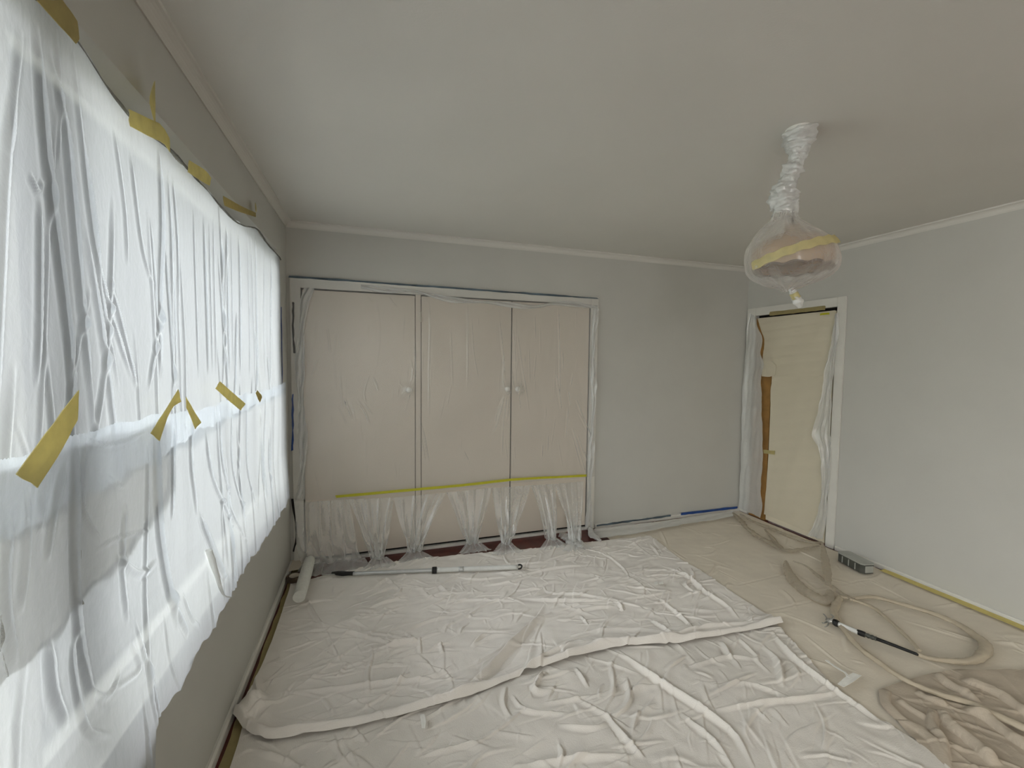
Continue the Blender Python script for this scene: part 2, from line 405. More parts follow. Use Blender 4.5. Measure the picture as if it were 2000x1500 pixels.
struct(MB().box((W+0.55, DY0-0.6, 0), (W+0.6, DY1+0.6, H)).box((W+0.12, DY0-0.6, 0), (W+0.55, DY0-0.55, H)).box((W+0.12, DY1+0.55, 0), (W+0.55, DY1+0.6, H)).box((W+0.12, DY0-0.6, -0.1), (W+0.6, DY1+0.6, 0)).box((W+0.12, DY0-0.6, H), (W+0.6, DY1+0.6, H+.1)).build('wall_hallway', 'wall'))
struct(box('wall_front', (-0.13, YF-0.1, 0), (W+0.12, YF, H), 'wall'))
# small cove cornice
def cove(s):
    r = s; pts = [(0, 0), (r*1.15, 0)]
    for k in range(7):
        t = k/6*math.pi/2; pts.append((r*1.1 - r*math.sin(t)*0.95, -r*1.1 + r*math.cos(t)*0.95 - 0.003))
    pts.append((0, -r*1.15)); return pts
cv = cove(0.036)
struct(MB().prism([(p[0], H+p[1]) for p in cv], 1, YF, D).build('trim_1', 'ceiling'))
struct(MB().prism([(D-p[0], H+p[1]) for p in cv], 0, 0, W).build('trim_2', 'ceiling'))
struct(MB().prism([(W-p[0], H+p[1]) for p in cv], 1, YF, D).build('trim_3', 'ceiling'))
def skirting(name, axis, at, sgn, a, b, h, t, m):
    prof = [(at, 0), (at+sgn*t, 0), (at+sgn*t, h*0.8), (at+sgn*t*0.55, h), (at, h)]
    return struct(MB().prism(prof, axis, a, b).build(name, m))
skirting('baseboard_left', 1, 0.0, 1, YF, D-0.012, 0.045, 0.016, 'trim')
skirting('baseboard_right', 1, W, -1, YF, 2.36, 0.035, 0.016, 'trim')
skirting('baseboard_back', 0, D, -1, 2.45, W-0.01, 0.037, 0.016, 'trim')

# window: frame, mullions and panes behind the sheets
win = struct(box('window_1', (-0.125, WY0, WZ0), (-0.075, WY0+0.05, WZ1), 'frame'))
for nm, a, b in (('frame', (-0.125, WY1-0.05, WZ0), (-0.075, WY1, WZ1)), ('frame', (-0.125, WY0+0.05, WZ1-0.07), (-0.075, WY1-0.05, WZ1)),
                 ('frame', (-0.125, WY0+0.05, WZ0), (-0.075, WY1-0.05, WZ0+0.06))):
    box(nm, a, b, 'frame', win, 0.003)
ms = [0.1, 1.04]
for y in ms: box('mullion', (-0.12, y-0.035, WZ0+0.06), (-0.07, y+0.035, WZ1-0.07), 'frame', win, 0.004)
ed = [WY0+0.05] + ms + [WY1-0.05]
for i in range(len(ed)-1):
    a = ed[i] + (0.035 if i else 0); b = ed[i+1] - (0.035 if i+2 < len(ed) else 0)
    box('pane', (-0.104, a, WZ0+0.06), (-0.100, b, WZ1-0.07), 'glass', win)
box('sill', (-0.075, WY0, WZ0-0.0), (-0.0, WY1, WZ0+0.012), 'trim', win)
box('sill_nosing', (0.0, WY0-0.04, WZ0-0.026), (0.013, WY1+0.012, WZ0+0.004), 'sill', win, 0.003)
added_win = struct(MB().box((-0.125, -3.5, WZ0), (-0.075, -3.45, WZ1)).box((-0.125, -1.45, WZ0), (-0.075, -1.4, WZ1)).box((-0.125, -3.45, WZ1-0.06), (-0.075, -1.45, WZ1)).box((-0.125, -3.45, WZ0), (-0.075, -1.45, WZ0+0.06)).build('window_added', 'frame'))  # unseen window added behind the viewer to house the fill light
box('mullion', (-0.12, -2.48, WZ0+0.06), (-0.07, -2.42, WZ1-0.06), 'frame', added_win)
for a, b in ((-3.45, -2.48), (-2.42, -1.45)): box('pane', (-0.104, a, WZ0+0.06), (-0.100, b, WZ1-0.06), 'glass', added_win)
struct(box('ground', (-14, -12, -0.5), (-0.13, 16, -0.4), 'ground'))
# unseen bank with a wavy crest, added to dim the outdoors behind the sheets
gy = np.linspace(-12, 18, 120); gs = np.linspace(0, 1, 14); G = np.zeros((14, 120, 3))
for j, t in enumerate(gs):
    G[j, :, 0] = -3.6 - 2.2*t; G[j, :, 1] = gy; G[j, :, 2] = -0.42 + 3.4*math.sin(t*math.pi/2)**.7 * (1 + .10*np.sin(gy*1.3) + .06*np.sin(gy*3.7+2))
struct(grid('added_bank', G, 'bank'))
struct(box('added_eave', (-0.85, YF-1, 2.40), (-0.131, D+1, 2.54), 'added_eave'))  # eave added out of view to darken the top of the window sheets

# ------------------------------------------------------------------ built-in wardrobe
wr = empty('built_in_wardrobe', (1.22, D, 0))
def P_(o): return sub(o, wr)
P_(MB().box((CX0, D+0.02, 0.0), (CX1, D+0.55, 0.03)).box((CX0, D+0.55, 0.0), (CX1, D+0.57, CZ1)).box((CX0, D+0.1, 0.03), (CX0+0.015, D+0.55, CZ1)).box((CX1-0.015, D+0.1, 0.03), (CX1, D+0.55, CZ1)).box((CX0, D+0.1, CZ1-0.02), (CX1, D+0.55, CZ1)).build('carcass', 'black', wr))
P_(box('sill_strip', (CX0, D-0.012, 0.0), (CX1, D+0.02, 0.022), 'trim', wr, 0.002))
doors = []
for (a, b, knob) in ((0.098, 0.872, 0.825), (0.922, 1.642, 1.607), (1.652, 2.352, 1.695)):
    d = P_(box('door', (a, D-0.004, 0.042), (b, D+0.016, 1.975), 'cream', wr, 0.002)); doors.append(d)
    k = lathe('knob', [(0.0, -0.036), (0.012, -0.0355), (0.020, -0.031), (0.0225, -0.024), (0.020, -0.017), (0.010, -0.011), (0.008, -0.004), (0.012, 0.0)], 'knob', d, (knob, D-0.004, 1.262), 20, 'y')
    k.location = (0, 0, 0)
P_(box('stile', (0.877, D-0.002, 0.03), (0.917, D+0.018, 1.985), 'cream', wr, 0.0015))
for z in (0.33, 1.82):
    h = tube('hinge', [(0.919, D-0.006, z-0.04), (0.919, D-0.006, z+0.04)], [0.005, 0.005], 'hinge', doors[1], 4, 10)
arc = MB().box((0.022, D-0.016, 0.0), (0.090, D, 2.052)).build('architrave', 'trim', wr, 0.003); P_(arc)
P_(MB().box((2.360, D-0.016, 0.0), (2.432, D, 2.052)).build('architrave', 'trim', wr, 0.003))
P_(MB().box((0.090, D-0.016, 1.985), (2.360, D, 2.052)).build('architrave', 'trim', wr, 0.003))
tag(wr, 'built-in wardrobe with three cream flush doors behind clear plastic film', 'wardrobe')

# ------------------------------------------------------------------ door in the right wall
dr = struct(box('door_1', (W+0.004, 2.456, 0.012), (W+0.042, 3.012, 1.925), 'door', None, 0.002))
def arch_panel(z0, z1, y0, y1, rise):
    pts = [(y0, z0), (y1, z0), (y1, z1)]
    for k in range(1, 16):
        t = k/16; pts.append((y1 + (y0-y1)*t, z1 + rise*math.sin(math.pi*t)**1.3))
    pts.append((y0, z1)); return pts
def raised(name, poly):
    n = len(poly); c = np.mean(poly, 0); A = [(W+0.004, p[0], p[1]) for p in poly]
    ins = [(c[0]+(p[0]-c[0])*0.90, c[1]+(p[1]-c[1])*0.955) for p in poly]; ins2 = [(c[0]+(p[0]-c[0])*0.82, c[1]+(p[1]-c[1])*0.92) for p in poly]
    V = A + [(W+0.0015, p[0], p[1]) for p in ins] + [(W+0.0035, p[0], p[1]) for p in ins2]
    F = [(i, (i+1) % n, n+(i+1) % n, n+i) for i in range(n)] + [(n+i, n+(i+1) % n, 2*n+(i+1) % n, 2*n+i) for i in range(n)] + [tuple(range(2*n, 3*n))]
    me = bpy.data.meshes.new(name); me.from_pydata(V, [], F); me.update(); return link(name, me, 'door', dr)
raised('panel', arch_panel(1.02, 1.70, 2.54, 2.93, 0.09))
raised('panel', arch_panel(0.16, 0.88, 2.54, 2.93, 0.0))
box('jamb', (W+0.001, 3.016, 0.0), (W+0.05, 3.198, 1.93), 'wood', dr)
box('jamb', (W+0.03, 2.441, 0.0), (W+0.06, 2.455, 1.95), 'black', dr)
box('jamb', (W+0.03, 2.456, 1.926), (W+0.06, 3.198, 1.954), 'black', dr)
box('casing', (W-0.016, DY0-0.07, 0.0), (W, DY0-0.002, DZ1+0.075), 'trim', dr, 0.003)
box('casing', (W-0.016, DY1+0.002, 0.0), (W, DY1+0.095, DZ1+0.075), 'trim', dr, 0.003)
box('casing', (W-0.016, DY0-0.002, DZ1), (W, DY1+0.002, DZ1+0.075), 'trim', dr, 0.003)

# ------------------------------------------------------------------ window sheets
def yz(L): return [(p[1], p[2]) for p in L]
upper_folds = [   # (line on the wall, width, height)
 ([(0.020,1.006,2.080),(0.020,1.011,1.902),(0.020,1.018,1.805),(0.020,1.036,1.622),(0.020,1.052,1.421)], .013, .034), ([(0.020,0.945,1.926),(0.020,0.914,1.733),(0.020,0.884,1.485),(0.020,0.871,1.341)], .012, .022),
 ([(0.020,0.993,1.773),(0.020,0.987,1.722),(0.020,0.974,1.576),(0.020,0.958,1.432)], .009, .020), ([(0.020,0.970,1.804),(0.020,0.987,1.782),(0.020,1.002,1.806)], .010, .016),
 ([(0.020,1.034,2.050),(0.020,1.064,1.948),(0.020,1.076,1.788),(0.020,1.081,1.629),(0.020,1.096,1.423)], .010, .026), ([(0.020,1.093,2.095),(0.020,1.112,1.912),(0.020,1.145,1.639),(0.020,1.201,1.416)], .009, .018),
 ([(0.020,1.108,1.926),(0.020,1.150,1.662),(0.020,1.261,1.424)], .009, .022), ([(0.020,1.053,2.100),(0.020,1.056,1.972),(0.020,1.045,1.844)], .008, .012),
 ([(0.020,1.460,2.079),(0.020,1.459,1.847),(0.020,1.403,1.598),(0.020,1.402,1.424)], .010, .024), ([(0.020,1.514,2.039),(0.020,1.524,1.791),(0.020,1.512,1.426)], .008, .014),
 ([(0.020,1.431,1.657),(0.020,1.362,1.500),(0.020,1.329,1.407)], .008, .016), ([(0.020,1.387,1.867),(0.020,1.391,1.679),(0.020,1.391,1.431)], .007, .012),
 ([(0.020,1.178,1.667),(0.020,1.221,1.558),(0.020,1.274,1.411)], .008, .016), ([(0.020,0.969,2.040),(0.020,0.952,1.946),(0.020,0.927,1.819)], .010, .014),
 ([(0.020,1.231,2.013),(0.020,1.258,1.850),(0.020,1.258,1.706)], .008, .010), ([(0.020,1.299,1.986),(0.020,1.328,1.772),(0.020,1.374,1.676)], .008, .012)]
for k, (a, b) in enumerate(zip([(0.020,1.689,1.996),(0.020,1.765,1.987),(0.020,1.857,2.016),(0.020,1.952,2.007),(0.020,2.068,2.041),(0.020,2.176,2.051),(0.020,2.315,2.079),(0.020,2.467,2.129),(0.020,2.647,2.103),(0.020,2.809,2.114),(0.020,1.813,1.984),(0.020,2.008,2.024),(0.020,2.389,2.099)], [(0.020,1.690,1.409),(0.020,1.762,1.424),(0.020,1.840,1.421),(0.020,1.925,1.418),(0.020,2.067,1.391),(0.020,2.156,1.398),(0.020,2.286,1.380),(0.020,2.424,1.347),(0.020,2.604,1.295),(0.020,2.739,1.284),(0.020,1.802,1.423),(0.020,2.000,1.405),(0.020,2.376,1.350)])):
    upper_folds.append(([a, b], .006 + .002*(k % 3), .010 + .006*(k % 2)))
lower_folds = [
 ([(0.030,1.027,1.338),(0.030,1.017,1.191),(0.030,1.017,1.009),(0.030,1.044,0.768)], .014, .034), ([(0.030,0.993,1.296),(0.030,0.963,1.210),(0.030,0.943,1.126)], .010, .018), ([(0.030,0.908,1.273),(0.030,0.903,1.162),(0.030,0.883,1.067)], .012, .018),
 ([(0.030,1.347,1.325),(0.030,1.317,1.087),(0.030,1.344,0.867),(0.030,1.371,0.736)], .012, .030), ([(0.030,1.057,1.323),(0.030,1.041,1.204),(0.030,1.092,1.100)], .010, .016), ([(0.030,1.442,1.297),(0.030,1.415,1.141),(0.030,1.391,1.032)], .008, .016),
 ([(0.030,1.586,0.993),(0.030,1.665,0.859),(0.030,1.787,0.652)], .010, .030), ([(0.030,1.550,1.329),(0.030,1.532,1.173),(0.030,1.565,0.984)], .009, .016), ([(0.030,1.648,1.250),(0.030,1.705,1.079),(0.030,1.968,0.775)], .008, .020),
 ([(0.030,1.797,1.301),(0.030,1.810,1.109),(0.030,1.944,0.890),(0.030,2.106,0.674)], .007, .018), ([(0.030,1.975,1.302),(0.030,1.977,1.070),(0.030,2.115,0.786)], .006, .014), ([(0.030,2.196,1.303),(0.030,2.166,1.027),(0.030,2.284,0.751)], .006, .014), ([(0.030,2.534,1.300),(0.030,2.488,1.008),(0.030,2.487,0.735)], .006, .014),
 ([(0.030,1.074,1.091),(0.030,1.147,1.088),(0.030,1.280,1.054)], .008, .012), ([(0.030,1.135,1.053),(0.030,1.225,0.970),(0.030,1.300,0.965)], .012, .014), ([(0.030,1.335,0.872),(0.030,1.388,0.755),(0.030,1.431,0.675)], .010, .022), ([(0.030,1.424,0.810),(0.030,1.469,0.707),(0.030,1.521,0.650)], .008, .014),
 ([(0.030,0.936,0.990),(0.030,0.942,0.891),(0.030,0.963,0.805)], .014, .026), ([(0.030,0.874,1.241),(0.030,0.856,1.125),(0.030,0.868,0.992)], .014, .024), ([(0.030,1.032,0.827),(0.030,1.079,0.774),(0.030,1.124,0.797)], .010, .018), ([(0.030,1.017,0.968),(0.030,0.998,0.899),(0.030,1.012,0.764),(0.030,1.065,0.695)], .012, .024),
 ([(0.030,1.034,1.337),(0.030,1.142,1.298),(0.030,1.298,1.305)], .007, .012), ([(0.030,1.119,1.234),(0.030,1.146,1.210),(0.030,1.175,1.194)], .005, .010), ([(0.030,1.171,0.825),(0.030,1.188,0.751),(0.030,1.097,0.771)], .010, .016), ([(0.030,0.959,1.341),(0.030,0.941,1.254),(0.030,0.931,1.186)], .010, .016)]

def wall_sheet(name, y0, y1, top, bot, nu, nv, off, folds, seed, amp, nrand, m='sheet', bulge=None):
    ys = np.linspace(y0, y1, nu)
    zt = np.interp(ys, *np.array(sorted(top)).T); zb = np.interp(ys, *np.array(sorted(bot)).T)
    r = np.random.RandomState(seed)
    zt = zt + 0.004*np.sin(ys*37+seed) + r.uniform(-.0015, .0015, nu); zb = zb + 0.006*np.sin(ys*29+seed) + 0.004*np.sin(ys*83)
    v = np.linspace(0, 1, nv)[:, None]
    Y = np.repeat(ys[None], nv, 0); Z = zb[None]*(1-v) + zt[None]*v
    X = off + waves(Y, Z*0.25, amp, 9, seed, 3)
    R = np.zeros_like(X)
    for f in folds:
        q = .42 if min(p[1] for p in f[0]) < 1.13 else .5
        ridge(Y, Z, R, yz(f[0]), f[1]*q, f[2]*(.30 if q < .5 else .46), 0.3)
    for k in range(nrand):
        y = r.uniform(y0, y1); z = r.uniform(zb.min(), zt.max()); L = r.uniform(.25, 1.1); a = r.normal(0, .10)
        ridge(Y, Z, R, [(y, z), (y+a*L*.5+r.normal(0,.01), z-L*.5), (y+a*L+r.normal(0,.02), z-L)], r.uniform(.003, .006), r.uniform(.003, .008), r.uniform(-.4, .4))
    X = X + R
    if bulge is not None: X = X + bulge(Y, Z)
    X = np.maximum(X, off*0.3 + 0.002)
    return grid(name, np.stack([X, Y, Z], -1), m)
hem = yz([(0.010,0.932,2.106),(0.010,1.034,2.130),(0.010,1.117,2.118),(0.010,1.200,2.093),(0.010,1.301,2.076),(0.010,1.360,2.076),(0.010,1.519,2.098),(0.010,1.643,2.091),(0.010,1.794,2.087),(0.010,2.074,2.073),(0.010,2.257,2.096),(0.010,2.482,2.145),(0.010,2.696,2.128),(0.010,3.016,2.131)])
hem = [(WY0-0.05, 2.10), (0.5, 2.09)] + hem + [(3.06, 2.118)]
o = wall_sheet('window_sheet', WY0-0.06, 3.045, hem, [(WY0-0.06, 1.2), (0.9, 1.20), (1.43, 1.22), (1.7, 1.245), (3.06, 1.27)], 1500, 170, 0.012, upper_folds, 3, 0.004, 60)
tag(o, 'upper white plastic sheet hung in vertical folds over the window', 'plastic sheet')
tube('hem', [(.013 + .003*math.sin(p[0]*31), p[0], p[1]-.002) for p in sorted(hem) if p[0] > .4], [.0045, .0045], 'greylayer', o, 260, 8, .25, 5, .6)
def lb(Y, Z):
    s = np.clip((1.25 - Y) / 0.25, 0, 1); return 0.05 * s * np.clip((0.75 - Z) / 0.3, 0, 1) + 0.018*np.clip((0.9-Z)/0.3, 0, 1)
low_top = yz([(0.020,0.866,1.330),(0.020,0.928,1.330),(0.020,1.046,1.341),(0.020,1.196,1.340),(0.020,1.379,1.337)]) + [(1.5, 1.325), (1.7, 1.32), (2.04, 1.335), (2.5, 1.32), (3.06, 1.335)]
low_top = [(WY0-0.05, 1.33), (0.7, 1.33)] + low_top
low_bot = [(WY0-0.06, 0.36), (0.8, 0.34), (1.0, 0.40), (1.15, 0.46), (1.20, 0.50), (1.225, 0.585), (1.5, 0.588), (2.2, 0.584), (2.9, 0.582), (3.06, 0.582)]
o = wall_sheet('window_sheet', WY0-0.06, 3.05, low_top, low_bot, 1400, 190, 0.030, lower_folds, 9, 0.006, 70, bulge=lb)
o2 = wall_sheet('folded_sheet', WY0-0.04, 1.425, [(WY0-.05, 1.315), (.9, 1.312), (1.1, 1.318), (1.43, 1.312)], [(WY0-.05, .96), (.8, .97), (1.0, 1.0), (1.15, 1.03), (1.28, 1.06), (1.38, 1.10), (1.43, 1.14)], 500, 140, 0.020, lower_folds[:6], 15, 0.004, 60, m='greylayer')
tag(o2, 'grey crumpled extra layer showing through the near half of the lower sheet', 'plastic sheet')
tag(o, 'lower white plastic sheet taped across the window and drooping over the sill', 'plastic sheet')
# loose tails of the sheet under the sill
for lab, pts, rad in (('thin twisted plastic tail hooked below the window sill', [(0.050,1.615,0.852),(0.050,1.687,0.710),(0.050,1.729,0.641),(0.050,1.788,0.598),(0.050,1.858,0.559)], [.012, .010, .008, .004, .001]),
                      ('short curled plastic scrap stuck under the window sill', [(0.035,1.413,0.617),(0.035,1.437,0.604),(0.035,1.461,0.593),(0.035,1.475,0.586)], [.004, .007, .005, .001])):
    tag(tube('plastic_tail', pts, rad, 'milky', None, 24, 10, .3, 4, .5), lab, 'plastic scrap')

# masking tape on the window
NX = (1, 0, 0)
for i, (A, B, m, lab) in enumerate((
 ([(0.058,0.981,1.428),(0.058,0.897,1.363),(0.058,0.831,1.311)], [(0.058,0.975,1.374),(0.058,0.923,1.322),(0.058,0.873,1.280)], 'tape', 'widest and longest yellow tape strip slanting across the window sheets'),
 ([(0.052,1.413,1.401),(0.052,1.383,1.382),(0.052,1.249,1.303)], [(0.052,1.430,1.365),(0.052,1.365,1.349),(0.052,1.294,1.276)], 'tape', 'pinched yellow tape slanting down left beside the grey overlap of sheets'),
 ([(0.052,1.462,1.376),(0.052,1.510,1.334),(0.052,1.570,1.285)], [(0.052,1.463,1.343),(0.052,1.493,1.312),(0.052,1.521,1.272)], 'tape', 'short yellow tape slanting down right beside the pinched tape'),
 ([(0.052,1.753,1.406),(0.052,1.899,1.353),(0.052,2.053,1.298)], [(0.052,1.705,1.384),(0.052,1.842,1.330),(0.052,1.993,1.274)], 'tape', 'straight yellow tape slanting down right on the far half of the window'),
 ([(0.048,2.272,1.339),(0.048,2.347,1.309),(0.048,2.356,1.298)], [(0.048,2.244,1.327),(0.048,2.278,1.298),(0.048,2.315,1.277)], 'tapedark', 'tiny diamond scrap of tape nearest the far window edge'),
 ([(0.035,0.963,2.090),(0.035,1.012,2.088),(0.035,1.063,2.087)], [(0.035,1.028,2.140),(0.035,1.067,2.132),(0.035,1.071,2.102)], 'tapedark', 'broad dull tape holding the sheet top nearest the viewer'),
 ([(0.035,1.248,2.066),(0.035,1.340,2.093),(0.035,1.409,2.112),(0.035,1.453,2.097)], [(0.035,1.244,2.027),(0.035,1.337,2.048),(0.035,1.415,2.068),(0.035,1.454,2.062)], 'tape', 'yellow tape with a dark crease along the sheet hem by the curled sliver'),
 ([(0.032,1.593,2.101),(0.032,1.728,2.125),(0.032,1.780,2.122)], [(0.032,1.582,2.060),(0.032,1.702,2.077),(0.032,1.768,2.089)], 'tape', 'second hem tape, halfway along the top edge of the window sheet'),
 ([(0.030,1.919,2.108),(0.030,2.145,2.148),(0.030,2.401,2.200)], [(0.030,1.928,2.075),(0.030,2.128,2.116),(0.030,2.389,2.177)], 'tapedark', 'pale faded tape on the wall above the far end of sheet'))):
    tag(patch('masking_tape', A, B, m, NX, None, .0014, 8, 0, i), lab, 'tape', 'tape strips on the window')
A, B = [(0.030,1.393,2.216),(0.030,1.391,2.161),(0.030,1.388,2.104)], [(0.050,1.336,2.183),(0.050,1.309,2.124),(0.050,1.329,2.087)]
tag(patch('masking_tape', A, B, 'tape', (0, 1, 0), None, .0012, 7), 'thin curled sliver of pale tape sticking up above the window', 'tape')
A, B = [(0.020,2.439,2.261),(0.020,2.457,2.244),(0.020,2.455,2.221)], [(0.030,2.385,2.239),(0.030,2.383,2.219),(0.030,2.392,2.204)]
tag(patch('masking_tape', A, B, 'tape', (0, 1, 0), None, .0012, 5), 'tiny loose flake of tape hanging by the far window head', 'tape')
for i, (pts, lab) in enumerate((([(0.001,3.115,1.824),(0.001,3.109,1.390),(0.001,3.084,1.291)], 'upper dark blue tape running down the wall beside the window'), ([(0.001,3.121,1.152),(0.001,3.090,0.987),(0.001,3.058,0.807)], 'lower dark blue tape on the wall beside the window'))):
    tag(strip('painters_tape', pts, .018, 'blue', NX, None, 10, .001, 0, i, .4), lab, 'tape')

# ------------------------------------------------------------------ plastic over the wardrobe
NB = (0, -1, 0)
def xz(L): return [(p[0], p[2]) for p in L]
ff = []
for pts in ([(0.594,3.291,1.949),(0.618,3.291,1.726),(0.602,3.291,1.499),(0.565,3.291,1.347)], [(0.566,3.291,1.366),(0.590,3.291,1.309),(0.608,3.291,1.252)], [(0.544,3.291,1.385),(0.508,3.291,1.253),(0.521,3.291,1.158)], [(0.325,3.291,1.163),(0.365,3.291,1.068),(0.386,3.291,1.011)], [(0.367,3.291,1.218),(0.428,3.291,1.047)], [(0.415,3.291,1.198),(0.446,3.291,1.024)], [(0.458,3.291,1.197),(0.517,3.291,1.090),(0.542,3.291,1.006)], [(0.500,3.291,1.178),(0.564,3.291,1.081)],
 [(0.793,3.291,1.444),(0.767,3.291,1.366),(0.740,3.291,1.193)], [(0.820,3.291,1.444),(0.812,3.291,1.328)], [(0.839,3.291,1.502),(0.854,3.291,1.386),(0.831,3.291,1.300)], [(0.740,3.291,1.193),(0.786,3.291,1.250),(0.819,3.291,1.261)], [(0.801,3.291,1.250),(0.755,3.291,1.115),(0.725,3.291,0.960)], [(0.831,3.291,1.238),(0.793,3.291,1.075)], [(0.779,3.291,1.463),(0.756,3.291,1.328),(0.793,3.291,1.277)], [(0.869,3.291,1.657),(0.877,3.291,1.425),(0.854,3.291,1.288)],
 [(0.969,3.291,1.989),(0.984,3.291,1.738),(0.977,3.291,1.425),(0.977,3.291,1.030)], [(0.888,3.291,1.111),(0.938,3.291,0.912),(0.977,3.291,0.689)], [(0.915,3.291,0.913),(0.946,3.291,0.711)], [(1.270,3.291,1.948),(1.276,3.291,1.508),(1.273,3.291,1.265)], [(1.303,3.291,1.830),(1.325,3.291,1.549),(1.364,3.291,1.346)], [(1.534,3.291,1.840),(1.558,3.291,1.594),(1.596,3.291,1.304)], [(1.547,3.291,1.758),(1.572,3.291,1.511),(1.570,3.291,1.295)], [(1.576,3.291,1.512),(1.569,3.291,1.345),(1.579,3.291,1.262)],
 [(1.583,3.291,1.220),(1.542,3.291,1.053),(1.487,3.291,0.888)], [(1.605,3.291,1.220),(1.573,3.291,0.968),(1.567,3.291,0.715)], [(1.588,3.291,1.220),(1.528,3.291,1.096),(1.503,3.291,0.971)], [(1.623,3.291,1.219),(1.608,3.291,1.009)], [(1.652,3.291,1.762),(1.672,3.291,1.513),(1.684,3.291,1.295)], [(1.687,3.291,1.722),(1.735,3.291,1.429),(1.784,3.291,1.175),(1.815,3.291,0.938)], [(1.703,3.291,1.218),(1.722,3.291,1.091)], [(2.048,3.291,1.947),(2.064,3.291,1.561),(2.072,3.291,1.170)], [(2.039,3.291,1.388),(2.088,3.291,1.082)],
 [(2.231,3.291,1.167),(2.309,3.291,0.987),(2.387,3.291,0.848)], [(2.258,3.291,1.055),(2.335,3.291,0.918),(2.403,3.291,0.802)], [(2.197,3.291,0.923),(2.265,3.291,0.719),(2.329,3.291,0.533)], [(2.315,3.291,0.716),(2.369,3.291,0.531)], [(0.684,3.291,1.954),(0.713,3.291,1.910),(0.743,3.291,1.882)], [(0.534,3.291,1.945),(0.562,3.291,1.910)], [(2.252,3.291,0.854),(2.316,3.291,0.671)], [(1.247,3.291,0.775),(1.289,3.291,0.690)], [(0.263,3.291,1.713),(0.281,3.291,1.532)], [(1.142,3.291,1.744),(1.159,3.291,1.266)]):
    ff.append((pts, rng.uniform(.0035, .006), rng.uniform(.004, .009)))
xs = np.linspace(0.03, 2.425, 560); zb = np.interp(xs, [0.03, 2.43], [0.475, 0.478]); v = np.linspace(0, 1, 330)[:, None]
X = np.repeat(xs[None], 330, 0); Z = zb[None]*(1-v) + (2.035 + .006*np.sin(xs*6))[None]*v
R = waves(X, Z*.3, .0035, 8, 21)
for f in ff: ridge(X, Z, R, xz(f[0]), f[1], f[2], .2)
for k in range(70):
    x = rng.uniform(.08, 2.35); z = rng.uniform(.7, 2.0); L = rng.uniform(.06, .3); a = rng.normal(0, .12)
    ridge(X, Z, R, [(x, z), (x+a*L, z-L)], rng.uniform(.003, .005), rng.uniform(.002, .005))
for kx in (0.825, 1.607, 1.695): R += 0.030*np.exp(-((X-kx)**2+(Z-1.262)**2)/.0018)
o = grid('plastic_film', np.stack([X, D-0.022-np.maximum(R, -0.002), Z], -1), 'film')
tag(o, 'clear plastic film stretched over the wardrobe doors and snagged on the knobs', 'plastic film')
# folded white plastic hems round the wardrobe
for i, (pts, wd_, lab) in enumerate((
 ([(0.488,3.281,1.993),(0.684,3.281,1.982),(0.888,3.281,1.983),(1.139,3.281,1.939),(1.466,3.281,1.933),(1.814,3.281,1.917),(2.043,3.281,1.958),(2.420,3.281,1.947)], .034, 'wavy folded plastic hem along the top of the wardrobe'),
 ([(0.148,3.281,1.986),(0.114,3.281,1.849),(0.083,3.281,1.492),(0.085,3.281,1.132),(0.093,3.281,0.804),(0.069,3.281,0.492)], .05, 'long folded plastic hem down the left wardrobe edge'),
 ([(2.400,3.281,1.954),(2.380,3.281,1.522),(2.399,3.281,1.165),(2.387,3.281,0.850),(2.380,3.281,0.487),(2.376,3.281,0.027)], .045, 'rolled plastic hem down the right wardrobe edge'))):
    P = spline(pts, 120); G = []
    for j in range(120):
        u = np.linspace(-.5, .5, 12); t = j/119
        if i == 0: c = np.stack([np.full(12, P[j][0]), D-.026-.010*np.cos(u*9+t*25)-.006*np.sin(t*61+u*6), P[j][2]+.02+u*wd_*(1+.3*math.sin(t*23))], 1)
        else: c = np.stack([P[j][0]+u*wd_*(1+.35*math.sin(t*19+i)), D-.028-.010*np.cos(u*10+t*21)-.006*np.sin(t*67+u*7), np.full(12, P[j][2])], 1)
        G.append(c)
    tag(grid('plastic_hem', np.array(G), 'milky'), lab, 'plastic strip')
